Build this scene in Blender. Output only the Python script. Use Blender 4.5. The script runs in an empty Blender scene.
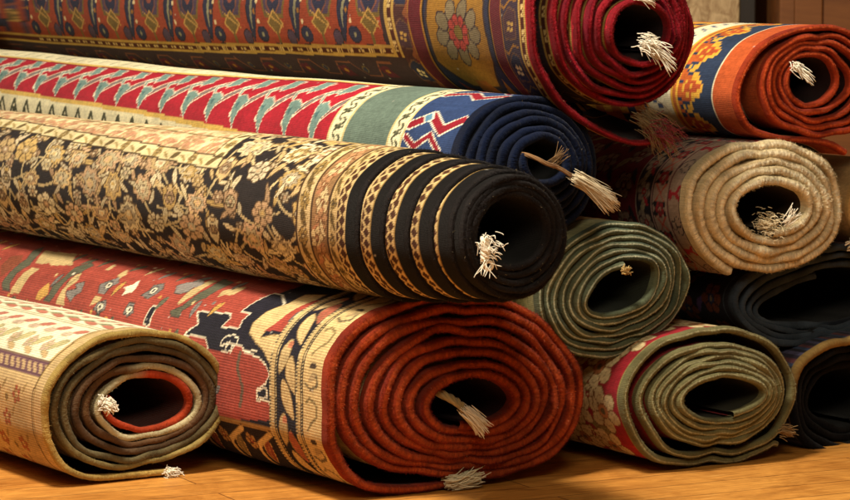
import bpy, math, random
import numpy as np
from mathutils import Vector, Matrix

random.seed(7)
RNG = np.random.default_rng(7)
C = bpy.context.scene.collection
PI = math.pi

# ------------------------------------------------------------------ measured rolls (metres, in the plane of each roll's end)
SPEC = {
 'A': {'loc': [0.2626, 3.8214, 0.6171], 'az': 31, 'ti': 0.4, 'out': [(-0.114, -0.0098), (-0.1082, 0.0569), (-0.0716, 0.1037), (0.0018, 0.119), (0.0773, 0.0869), (0.1172, 0.0294), (0.125, -0.0286), (0.1052, -0.0738), (0.0717, -0.1049), (0.0315, -0.1177), (-0.0284, -0.1095), (-0.081, -0.0773)], 'hole': (-0.0009, -0.0122), 'hs': (0.0396, 0.0308), 'hrot': 0, 'N': 6.36, 'pe': 90, 'g': None, 'tail': [(-0.0719, 0.1237), (-0.1229, 0.0808), (-0.1416, 0.0303), (-0.1378, -0.0363), (-0.1165, -0.0834), (-0.0871, -0.115), (-0.0411, -0.1432), (0.0105, -0.1651), (0.0524, -0.1692), (0.0862, -0.1605)], 'tuck': 0.22, 't': 0.0066, 'tele': 0.06, 'L': 2.1, 'tprof': None, 'fat': 0, 'wob': 1},
 'B': {'loc': [0.1392, 3.7771, 0.4211], 'az': 31, 'ti': 0.3, 'out': [(0.1146, -0.004), (0.1054, 0.0347), (0.08, 0.0678), (0.0426, 0.0902), (-0.0008, 0.0986), (-0.0435, 0.0921), (-0.0793, 0.0718), (-0.103, 0.0408), (-0.1112, 0.0038), (-0.1026, -0.0338), (-0.0786, -0.0666), (-0.0424, -0.0896), (0.0008, -0.0992), (0.0443, -0.0936), (0.0814, -0.0736), (0.1062, -0.0421)], 'hole': (-0.0188, 0.013), 'hs': (0.0271, 0.0213), 'hrot': 0, 'N': 6.39, 'pe': 300, 'g': None, 'tail': [], 'tuck': 0, 't': 0.0085, 'tele': 0.07, 'L': 1.9, 'tprof': None, 'fat': 0.45, 'wob': 1},
 'C': {'loc': [-0.0209, 3.6374, 0.3573], 'az': 33, 'ti': 0, 'out': [(0.0958, -0.0045), (0.0884, 0.0354), (0.0674, 0.0696), (0.0363, 0.0929), (0.0001, 0.1018), (-0.0358, 0.0953), (-0.066, 0.0745), (-0.0861, 0.0426), (-0.0932, 0.0044), (-0.0863, -0.0345), (-0.0663, -0.0685), (-0.0361, -0.0923), (-0.0001, -0.1024), (0.0364, -0.0968), (0.0676, -0.0763), (0.0885, -0.0438)], 'hole': (-0.0151, 0.0095), 'hs': (0.0496, 0.0381), 'hrot': 0, 'N': 9.4, 'pe': 310, 'g': [0, 0.135, 0.27, 0.405, 0.54, 0.63, 0.7, 0.775, 0.85, 0.925, 1.0], 'tail': [], 'tuck': 0, 't': 0.0062, 'tele': 0.255, 'L': 1.6, 'tprof': [0, 0.25, 0.48, 0.7, 0.88, 0.98, 1, 1, 1, 1, 1, 1, 1], 'fat': 0.25, 'wob': 1},
 'D': {'loc': [0.0411, 3.6776, 0.1315], 'az': 33, 'ti': 0, 'out': [(-0.2025, -0.0097), (-0.1887, 0.0503), (-0.1493, 0.0969), (-0.091, 0.1166), (0.011, 0.1207), (0.1112, 0.1037), (0.1727, 0.0546), (0.2135, -0.0061), (0.2087, -0.0513), (0.1736, -0.0965), (0.1039, -0.116), (0.0113, -0.1139), (-0.0694, -0.106), (-0.136, -0.089), (-0.1831, -0.0544)], 'hole': (0.0102, -0.0131), 'hs': (0.0562, 0.0253), 'hrot': 0, 'N': 7.83, 'pe': 165, 'g': None, 'tail': [(-0.1996, -0.0347), (-0.1877, -0.0723), (-0.165, -0.1033), (-0.1284, -0.1215), (-0.0694, -0.1287), (-0.011, -0.1278)], 'tuck': 0, 't': 0.0088, 'tele': 0.03, 'L': 2.1, 'tprof': None, 'fat': 0.45, 'wob': 1},
 'E': {'loc': [-0.3905, 3.7451, 0.0998], 'az': 33, 'ti': 0, 'out': [(-0.1362, -0.0007), (-0.1329, 0.0325), (-0.1136, 0.0591), (-0.0766, 0.0845), (-0.0199, 0.1007), (0.0374, 0.0995), (0.0879, 0.085), (0.1265, 0.0533), (0.1435, 0.0173), (0.14, -0.0187), (0.1131, -0.0511), (0.0664, -0.0718), (0.0158, -0.0808), (-0.0609, -0.0803), (-0.1107, -0.0553)], 'hole': (0.0229, 0.0007), 'hs': (0.0583, 0.0288), 'hrot': 0, 'N': 6.0, 'pe': 165, 'g': None, 'tail': [(-0.135, -0.0168), (-0.1281, -0.0443), (-0.1124, -0.0713), (-0.0876, -0.0872), (-0.0551, -0.0945), (0.005, -0.0962), (0.0569, -0.0958)], 'tuck': 0, 't': 0.0064, 'tele': -0.012, 'L': 1.3, 'tprof': None, 'fat': 0.45, 'wob': 1},
 'F': {'loc': [0.2593, 3.8193, 0.2547], 'az': 33, 'ti': 0, 'out': [(-0.1284, -0.0091), (-0.1189, 0.022), (-0.0867, 0.0573), (-0.0411, 0.0816), (0.0186, 0.0884), (0.0727, 0.0761), (0.1141, 0.0468), (0.1331, 0.0075), (0.1222, -0.0368), (0.0838, -0.068), (0.0282, -0.0836), (-0.0402, -0.0898), (-0.0941, -0.0721), (-0.1242, -0.0319)], 'hole': (-0.0031, 0.0007), 'hs': (0.0568, 0.0261), 'hrot': 18, 'N': 6.6, 'pe': 300, 'g': None, 'tail': [], 'tuck': 0, 't': 0.0078, 'tele': 0.02, 'L': 1.2, 'tprof': None, 'fat': 0.45, 'wob': 1},
 'G': {'loc': [0.483, 3.9646, 0.3488], 'az': 33, 'ti': 0, 'out': [(-0.1407, 0.0063), (-0.1323, 0.0478), (-0.0918, 0.0799), (-0.016, 0.0929), (0.0635, 0.0861), (0.1166, 0.0599), (0.1461, 0.008), (0.1375, -0.0425), (0.0944, -0.0736), (0.0384, -0.0893), (-0.0262, -0.0899), (-0.0845, -0.0696), (-0.1225, -0.0366)], 'hole': (-0.0003, 0.0028), 'hs': (0.0555, 0.0284), 'hrot': 0, 'N': 4.92, 'pe': 235, 'g': None, 'tail': [], 'tuck': 0, 't': 0.0115, 'tele': 0.02, 'L': 1.2, 'tprof': None, 'fat': 0.45, 'wob': 1},
 'H': {'loc': [0.5699, 4.0449, 0.5304], 'az': 33, 'ti': 0, 'out': [(-0.1173, -0.0048), (-0.105, 0.0333), (-0.0666, 0.0583), (-0.0012, 0.0676), (0.0754, 0.0567), (0.1247, 0.0196), (0.1315, -0.0246), (0.0971, -0.0604), (0.03, -0.0789), (-0.0439, -0.0752), (-0.0964, -0.0523)], 'hole': (-0.0226, -0.001), 'hs': (0.0359, 0.0273), 'hrot': 0, 'N': 4.8, 'pe': 60, 'g': None, 'tail': [(0.0137, 0.079), (-0.0445, 0.0752), (-0.1017, 0.0573), (-0.1396, 0.0225), (-0.1554, -0.0182), (-0.1477, -0.0509), (-0.1255, -0.0728), (-0.0773, -0.0857), (-0.0173, -0.0904), (0.0208, -0.0974), (0.0459, -0.1099)], 'tuck': 0, 't': 0.0078, 'tele': 0.0, 'L': 1.6, 'tprof': None, 'fat': 0.1, 'wob': 1},
 'I': {'loc': [0.3932, 3.8532, 0.1], 'az': 33, 'ti': 0, 'out': [(-0.1595, 0.0116), (-0.1463, 0.0489), (-0.109, 0.0792), (-0.0538, 0.0947), (0.0023, 0.0992), (0.0739, 0.0899), (0.1326, 0.062), (0.1666, 0.0137), (0.1637, -0.0319), (0.1421, -0.0703), (0.0911, -0.0914), (0.0047, -0.0947), (-0.0657, -0.0953), (-0.1074, -0.0841), (-0.1421, -0.0394)], 'hole': (0.0059, 0.0005), 'hs': (0.0662, 0.0237), 'hrot': 0, 'N': 7.08, 'pe': 328, 'g': [0, 0.11, 0.21, 0.31, 0.4, 0.48, 0.56, 0.85, 0.95], 'tail': [], 'tuck': 0, 't': 0.0059, 'tele': 0.03, 'L': 1.2, 'tprof': None, 'fat': 0.45, 'wob': 0.6},
 'J': {'loc': [0.5845, 4.0663, 0.2158], 'az': 33, 'ti': 0, 'out': [(-0.1744, 0.0035), (-0.1637, 0.023), (-0.1418, 0.0361), (-0.1048, 0.0441), (-0.0675, 0.0536), (-0.0298, 0.0662), (0.0083, 0.0715), (0.0567, 0.069), (0.1256, 0.058), (0.182, 0.0355), (0.2072, -0.0052), (0.1778, -0.0425), (0.0688, -0.0518), (-0.0086, -0.0568), (-0.0655, -0.0661), (-0.122, -0.0504), (-0.1631, -0.0231)], 'hole': (0.0399, -0.0083), 'hs': (0.1429, 0.0342), 'hrot': 5, 'N': 3.4, 'pe': 280, 'g': None, 'tail': [], 'tuck': 0, 't': 0.008, 'tele': -0.03, 'L': 1.2, 'tprof': None, 'fat': 0.45, 'wob': 1},
 'K': {'loc': [0.6182, 4.0338, 0.0761], 'az': 33, 'ti': 0, 'out': [(-0.1119, 0.0105), (-0.1014, 0.0516), (-0.0679, 0.0694), (-0.0073, 0.0811), (0.0663, 0.0789), (0.1262, 0.042), (0.1416, -0.0219), (0.1087, -0.067), (0.0306, -0.0808), (-0.0654, -0.0749), (-0.1016, -0.0484)], 'hole': (0.0446, -0.0128), 'hs': (0.0791, 0.0358), 'hrot': 0, 'N': 4.2, 'pe': 335, 'g': None, 'tail': [], 'tuck': 0, 't': 0.01, 'tele': -0.05, 'L': 1.2, 'tprof': None, 'fat': 0.45, 'wob': 1},
 'L': {'loc': [0.7009, 4.1538, 0.3377], 'az': 33, 'ti': 0, 'out': [(0.0969, -0.0043), (0.0888, 0.0232), (0.0671, 0.047), (0.0353, 0.0635), (-0.0015, 0.0701), (-0.0378, 0.0661), (-0.068, 0.0521), (-0.0879, 0.0304), (-0.0945, 0.0042), (-0.0868, -0.0227), (-0.0661, -0.0463), (-0.0351, -0.0631), (0.0015, -0.0704), (0.0383, -0.0669), (0.0694, -0.0532), (0.0901, -0.0312)], 'hole': (0.0, -0.0), 'hs': (0.036, 0.0269), 'hrot': 0, 'N': 4, 'pe': 280, 'g': None, 'tail': [], 'tuck': 0, 't': 0.009, 'tele': 0, 'L': 1.0, 'tprof': None, 'fat': 0.45, 'wob': 1},
}


# ------------------------------------------------------------------ small helpers
def lin(h):
    h = h.lstrip('#')
    c = np.array([int(h[i:i+2], 16) / 255 for i in (0, 2, 4)])
    return np.where(c <= .04045, c / 12.92, ((c + .055) / 1.055) ** 2.4)

def smooth(a, b, x):
    t = np.clip((x - a) / (b - a + 1e-12), 0, 1)
    return t * t * (3 - 2 * t)

def hash2(i, j, k=0):
    i = np.asarray(i).astype(np.int64); j = np.asarray(j).astype(np.int64)
    h = (i * 374761393 + j * 668265263 + k * 2147483647 + 1013904223) & 0xFFFFFFFF
    h = ((h ^ (h >> 13)) * 1274126177) & 0xFFFFFFFF
    h = ((h ^ (h >> 15)) * 2246822519) & 0xFFFFFFFF
    return ((h ^ (h >> 16)) & 0xFFFFFF) / float(0x1000000)

def vnoise(x, y, k=0):
    x, y = np.broadcast_arrays(np.asarray(x, float), np.asarray(y, float))
    i, j = np.floor(x), np.floor(y); fx, fy = x - i, y - j
    fx = fx * fx * (3 - 2 * fx); fy = fy * fy * (3 - 2 * fy)
    a = hash2(i, j, k); b = hash2(i + 1, j, k); c = hash2(i, j + 1, k); d = hash2(i + 1, j + 1, k)
    return (a * (1 - fx) + b * fx) * (1 - fy) + (c * (1 - fx) + d * fx) * fy

def fbm(x, y, k=0, n=3):
    s = 0; a = .5
    for o in range(n):
        s = s + a * vnoise(x * 2 ** o, y * 2 ** o, k + o); a *= .5
    return s / (1 - .5 ** n)

def mesh_obj(name, verts, faces, mat, parent=None, col=None, uv=None, smooth_sh=True):
    """verts (n,3), faces (m,4) or list; col (n,3) linear colour per vertex; uv (n,2) per vertex."""
    me = bpy.data.meshes.new(name)
    verts = np.asarray(verts, np.float32)
    if isinstance(faces, np.ndarray):
        m, k = faces.shape
        me.vertices.add(len(verts)); me.vertices.foreach_set('co', verts.ravel())
        me.loops.add(m * k); me.loops.foreach_set('vertex_index', faces.astype(np.int32).ravel())
        me.polygons.add(m); me.polygons.foreach_set('loop_start', np.arange(0, m * k, k, dtype=np.int32))
        me.update(calc_edges=True)
    else:
        me.from_pydata([tuple(map(float, v)) for v in verts], [], faces); me.update()
    if smooth_sh:
        me.polygons.foreach_set('use_smooth', np.ones(len(me.polygons), bool))
    if col is not None:
        at = me.color_attributes.new('Col', 'FLOAT_COLOR', 'POINT')
        a = np.ones((len(verts), 4), np.float32); a[:, :3] = col
        at.data.foreach_set('color', a.ravel())
    if uv is not None:
        l = me.uv_layers.new(name='UVMap')
        vi = np.empty(len(me.loops), np.int32); me.loops.foreach_get('vertex_index', vi)
        l.data.foreach_set('uv', np.asarray(uv, np.float32)[vi].ravel())
    me.validate()
    o = bpy.data.objects.new(name, me); C.objects.link(o)
    if mat: me.materials.append(mat)
    if parent: o.parent = parent
    return o

def grid_faces(nr, nc, off=0, flip=False):
    r = np.arange(nr - 1)[:, None] * nc; c = np.arange(nc - 1)[None, :]
    a = (r + c).ravel() + off
    f = np.stack([a, a + 1, a + nc + 1, a + nc], 1)
    return f[:, ::-1] if flip else f

def catmull(P, n=12):
    P = np.asarray(P, float); Q = np.vstack([2 * P[0] - P[1], P, 2 * P[-1] - P[-2]])
    out = []
    t = np.linspace(0, 1, n, endpoint=False)[:, None]
    for i in range(1, len(Q) - 2):
        p0, p1, p2, p3 = Q[i-1], Q[i], Q[i+1], Q[i+2]
        out.append(.5 * (2*p1 + (p2-p0)*t + (2*p0-5*p1+4*p2-p3)*t**2 + (3*p1-p0-3*p2+p3)*t**3))
    out.append(P[-1:]); return np.vstack(out)

# ------------------------------------------------------------------ materials
def new_mat(name):
    m = bpy.data.materials.new(name); m.use_nodes = True
    nt = m.node_tree; nt.nodes.clear()
    out = nt.nodes.new('ShaderNodeOutputMaterial'); b = nt.nodes.new('ShaderNodeBsdfPrincipled')
    nt.links.new(b.outputs[0], out.inputs[0])
    return m, nt, b

def node(nt, typ, **kw):
    n = nt.nodes.new(typ)
    for k, v in kw.items():
        if k in n.inputs.keys(): n.inputs[k].default_value = v
        else: setattr(n, k, v)
    return n

def wool(name, rib_u=420., rib_v=520., ribcol=0., bump=.5, var=.28, sheen=.06, fuzz=900., rough=.95):
    """Wool: woven colour from the mesh, streaky dye variation, rows of knots and a fuzzy pile as bump."""
    m, nt, b = new_mat(name); L = nt.links.new
    col = node(nt, 'ShaderNodeVertexColor', layer_name='Col')
    uv = node(nt, 'ShaderNodeUVMap', uv_map='UVMap')
    mp = node(nt, 'ShaderNodeMapping'); mp.inputs['Scale'].default_value = (90, 600, 1)
    L(uv.outputs[0], mp.inputs[0])
    n1 = node(nt, 'ShaderNodeTexNoise', Scale=1.0, Detail=3.0, Roughness=.65); L(mp.outputs[0], n1.inputs['Vector'])
    n2 = node(nt, 'ShaderNodeTexNoise', Scale=fuzz, Detail=3.0, Roughness=.7)
    tc = node(nt, 'ShaderNodeTexCoord'); L(tc.outputs['Object'], n2.inputs['Vector'])
    n3 = node(nt, 'ShaderNodeTexNoise', Scale=26., Detail=3.0); L(tc.outputs['Object'], n3.inputs['Vector'])
    ad = node(nt, 'ShaderNodeMath', operation='ADD'); L(n1.outputs[0], ad.inputs[0]); L(n2.outputs[0], ad.inputs[1])
    ad2 = node(nt, 'ShaderNodeMath', operation='ADD'); L(ad.outputs[0], ad2.inputs[0]); L(n3.outputs[0], ad2.inputs[1])
    mr = node(nt, 'ShaderNodeMapRange'); L(ad2.outputs[0], mr.inputs[0])
    mr.inputs[1].default_value = 1.0; mr.inputs[2].default_value = 2.0
    mr.inputs[3].default_value = 1 - var; mr.inputs[4].default_value = 1 + var
    mul = node(nt, 'ShaderNodeVectorMath', operation='SCALE'); L(col.outputs[0], mul.inputs[0]); L(mr.outputs[0], mul.inputs['Scale'])
    L(mul.outputs[0], b.inputs['Base Color'])
    b.inputs['Roughness'].default_value = rough
    b.inputs['Specular IOR Level'].default_value = .04
    b.inputs['Sheen Weight'].default_value = sheen; b.inputs['Sheen Roughness'].default_value = .5
    sx = node(nt, 'ShaderNodeSeparateXYZ'); L(uv.outputs[0], sx.inputs[0])
    def wave(sock, freq):
        k = node(nt, 'ShaderNodeMath', operation='MULTIPLY'); L(sock, k.inputs[0]); k.inputs[1].default_value = freq * 2 * PI
        s = node(nt, 'ShaderNodeMath', operation='SINE'); L(k.outputs[0], s.inputs[0]); return s.outputs[0]
    wu, wv = wave(sx.outputs[0], rib_u), wave(sx.outputs[1], rib_v)
    if ribcol:
        rc = node(nt, 'ShaderNodeMath', operation='MULTIPLY_ADD'); L(wv, rc.inputs[0]); rc.inputs[1].default_value = ribcol; rc.inputs[2].default_value = 1.
        mm = node(nt, 'ShaderNodeMath', operation='MULTIPLY'); L(mr.outputs[0], mm.inputs[0]); L(rc.outputs[0], mm.inputs[1]); L(mm.outputs[0], mul.inputs['Scale'])
    a = node(nt, 'ShaderNodeMath', operation='ADD'); L(wu, a.inputs[0]); L(wv, a.inputs[1])
    k = node(nt, 'ShaderNodeMath', operation='MULTIPLY_ADD'); L(a.outputs[0], k.inputs[0]); k.inputs[1].default_value = .22; L(n2.outputs[0], k.inputs[2])
    k2 = node(nt, 'ShaderNodeMath', operation='MULTIPLY_ADD'); L(n3.outputs[0], k2.inputs[0]); k2.inputs[1].default_value = 1.6; L(k.outputs[0], k2.inputs[2])
    bp = node(nt, 'ShaderNodeBump', Strength=bump, Distance=.0016); L(k2.outputs[0], bp.inputs['Height'])
    L(bp.outputs[0], b.inputs['Normal'])
    return m

def yarn(name, rough=.8):
    m, nt, b = new_mat(name); L = nt.links.new
    col = node(nt, 'ShaderNodeVertexColor', layer_name='Col')
    tc = node(nt, 'ShaderNodeTexCoord'); n = node(nt, 'ShaderNodeTexNoise', Scale=700., Detail=2.); L(tc.outputs['Object'], n.inputs['Vector'])
    mr = node(nt, 'ShaderNodeMapRange'); L(n.outputs[0], mr.inputs[0]); mr.inputs[3].default_value = .7; mr.inputs[4].default_value = 1.25
    mul = node(nt, 'ShaderNodeVectorMath', operation='SCALE'); L(col.outputs[0], mul.inputs[0]); L(mr.outputs[0], mul.inputs['Scale'])
    L(mul.outputs[0], b.inputs['Base Color']); b.inputs['Roughness'].default_value = rough
    b.inputs['Sheen Weight'].default_value = .2
    bp = node(nt, 'ShaderNodeBump', Strength=.4, Distance=.0008); L(n.outputs[0], bp.inputs['Height']); L(bp.outputs[0], b.inputs['Normal'])
    return m

# ------------------------------------------------------------------ the roll: one sheet wound into a spiral
def periodic(cen, pts):
    """outline points -> smooth radius as a function of the angle"""
    P = np.asarray(pts, float) - cen
    a = np.arctan2(P[:, 1], P[:, 0]); r = np.hypot(P[:, 0], P[:, 1])
    o = np.argsort(a); a, r = a[o], r[o]
    A = np.concatenate([a - 2*PI, a, a + 2*PI]); Rr = np.tile(r, 3)
    g = np.radians(np.arange(-180, 180, 2.)); v = np.interp(g, A, Rr)
    k = np.exp(-.5 * (np.arange(-9, 10) / 2.2) ** 2); k /= k.sum()
    v = np.convolve(np.concatenate([v[-9:], v, v[:9]]), k, 'valid')
    return lambda ph: np.interp((ph + PI) % (2*PI) - PI, np.append(g, PI), np.append(v, v[0]))

def roll_path(s, seed):
    rng = np.random.default_rng(seed)
    N, t = s['N'], s['t']
    ph = np.radians(np.arange(s['pe'] - 360 * N, s['pe'] + .01, 1.5))
    tau = np.linspace(0, 1, len(ph))
    if s['g']: g = np.interp(tau, np.linspace(0, 1, len(s['g'])), s['g']); g[-1] = 1.04
    else: g = tau * (1 + (.5 if not s['tail'] else .25) / N)
    ro = periodic(np.zeros(2), s['out']); ha, hb = s['hs']; hr = math.radians(s['hrot'])
    rh = 1 / np.sqrt((np.cos(ph - hr) / ha) ** 2 + (np.sin(ph - hr) / hb) ** 2) + t / 2
    rad = (1 - g) * rh + g * (ro(ph) - t / 2)
    pitch = (ro(ph) - rh) / N
    turn = (ph - ph[0]) / (2 * PI)
    wob = 0
    for k in range(2, 8):
        wob = wob + np.sin(k * ph + 9 * np.sin(turn * 1.3 + k * 2.1 + seed)) / k ** .8
    amp = np.minimum(pitch - t * .85, .007).clip(.0008, None) * .45 * np.sin(PI * np.clip(g, .04, .96)) ** .5
    rad = rad + amp * wob * s['wob']
    c = np.outer(1 - g, s['hole'])
    tk = 1 + s.get('fat', .45) * (np.clip(pitch * .9 / t, 1, 1.7) - 1)
    P = c + rad[:, None] * np.stack([np.cos(ph), np.sin(ph)], 1)
    tuck = P.copy()
    tail0 = len(P)
    if s['tail']:
        T = np.array(s['tail'], float)
        i0 = len(P) - 1
        dT = np.gradient(np.vstack([P[i0], T]), axis=0)[1:]; dT /= np.linalg.norm(dT, axis=1)[:, None]
        T = T - np.stack([dT[:, 1], -dT[:, 0]], 1) * t / 2            # the measured outline is the outer skin
        Tn = catmull(np.vstack([P[i0 - 14], P[i0], T]), 14)[14:]
        # where the same stretch would lie if it hugged the coil
        ln = np.concatenate([[0], np.cumsum(np.hypot(*np.diff(Tn, axis=0).T))])
        ph2 = ph[-1] + np.linspace(0, 3.6, 400); r2 = ro(ph2) + .2 * t
        H = np.stack([np.cos(ph2), np.sin(ph2)], 1) * r2[:, None]
        lh = np.concatenate([[0], np.cumsum(np.hypot(*np.diff(H, axis=0).T))])
        Hn = np.stack([np.interp(ln, lh, H[:, k]) for k in (0, 1)], 1)
        P = np.vstack([P, Tn[1:]]); tuck = np.vstack([tuck, Hn[1:]])
        g = np.append(g, np.ones(len(Tn) - 1)); tk = np.append(tk, np.linspace(tk[-1], s.get('tailfat', 1.), len(Tn) - 1))
    if not s['tuck']: tuck = P.copy()
    def resample(P, ref, g, ds):
        l = np.concatenate([[0], np.cumsum(np.hypot(*np.diff(ref, axis=0).T))])
        x = np.linspace(0, l[-1], int(l[-1] / ds) + 2)
        f = lambda A: np.stack([np.interp(x, l, A[:, k]) for k in range(A.shape[1])], 1)
        return f(P), f(P if not s['tuck'] else tuck), f(np.stack([g, tk], 1)), x, np.interp(l[tail0 - 1], x, np.arange(len(x)))
    Pn, Tk, gn, sl, it = resample(P, P, g, .0012)
    gn, tkn = gn[:, 0], gn[:, 1]
    k = np.ones(7) / 7
    for A in (Pn, Tk):
        for c_ in (0, 1):
            A[:, c_] = np.convolve(np.pad(A[:, c_], 3, mode='reflect', reflect_type='odd'), k, 'valid')
    def normal(A):
        d = np.gradient(A, axis=0); d /= np.linalg.norm(d, axis=1)[:, None] + 1e-12
        return np.stack([d[:, 1], -d[:, 0]], 1)
    ang = np.unwrap(np.arctan2(Pn[:, 1] - (1 - gn) * s['hole'][1], Pn[:, 0] - (1 - gn) * s['hole'][0]))
    # start of the outermost turn
    i_last = int(np.argmin(np.abs(ang - (ang[int(it)] - 2 * PI)))) if ang[int(it)] - ang[0] > 2 * PI else 0
    top = i_last + int(np.argmax(Pn[i_last:, 1]))
    nz = lambda q: sum(np.sin(q * f + p) * a for f, p, a in zip(rng.uniform(18, 90, 6), rng.uniform(0, 6, 6), rng.uniform(.3, 1, 6)))
    h = np.interp(1 - gn, np.linspace(0, 1, len(s['tprof'])), s['tprof']) if s['tprof'] else 1 - gn
    a0 = -s['tele'] * h + s.get('jit', .0012) * nz(sl)
    return dict(P=Pn, T=Tk, n=normal(Pn), nT=normal(Tk), g=gn, s=sl, v=sl - sl[top], a0=a0, i_last=i_last, it=int(it), ang=ang, seed=seed, tk=tkn)

def sheet_point(s, R, idx, side, U):
    """3-D points of the sheet; idx rows of the path, U (rows, cols) distance from the front edge, side = offset along the normal (m)."""
    p, q = R['P'][idx], R['T'][idx]
    w = smooth(0, s['tuck'], U)[..., None] if s['tuck'] else np.zeros(U.shape + (1,))
    base = p[:, None, :] * (1 - w) + q[:, None, :] * w
    nn = R['n'][idx][:, None, :] * (1 - w) + R['nT'][idx][:, None, :] * w
    X = base + nn * side
    y = R['a0'][idx][:, None] + U
    a = R['ang'][idx][:, None]; sd = R['seed']
    k = 1 + .012 * np.sin(5.1 * y + 1.7 * np.sin(a + sd)) * smooth(.02, .3, U) + .006 * np.sin(17 * y + 2 * a + sd) * smooth(.02, .2, U)
    X = X * k[..., None]
    bx, bz = s.get('bend', (0, 0))
    yy = np.clip(y, 0, None)
    return np.stack([X[..., 0] + bx * yy ** 2, y, X[..., 1] + bz * yy ** 2], -1)

def usamples(L, fine, du, coarse=.03):
    a = np.arange(0, fine, du); b = np.linspace(fine, L, max(2, int((L - fine) / coarse) + 1)) if L > fine + 1e-6 else np.array([])
    return np.concatenate([a, b])

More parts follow.
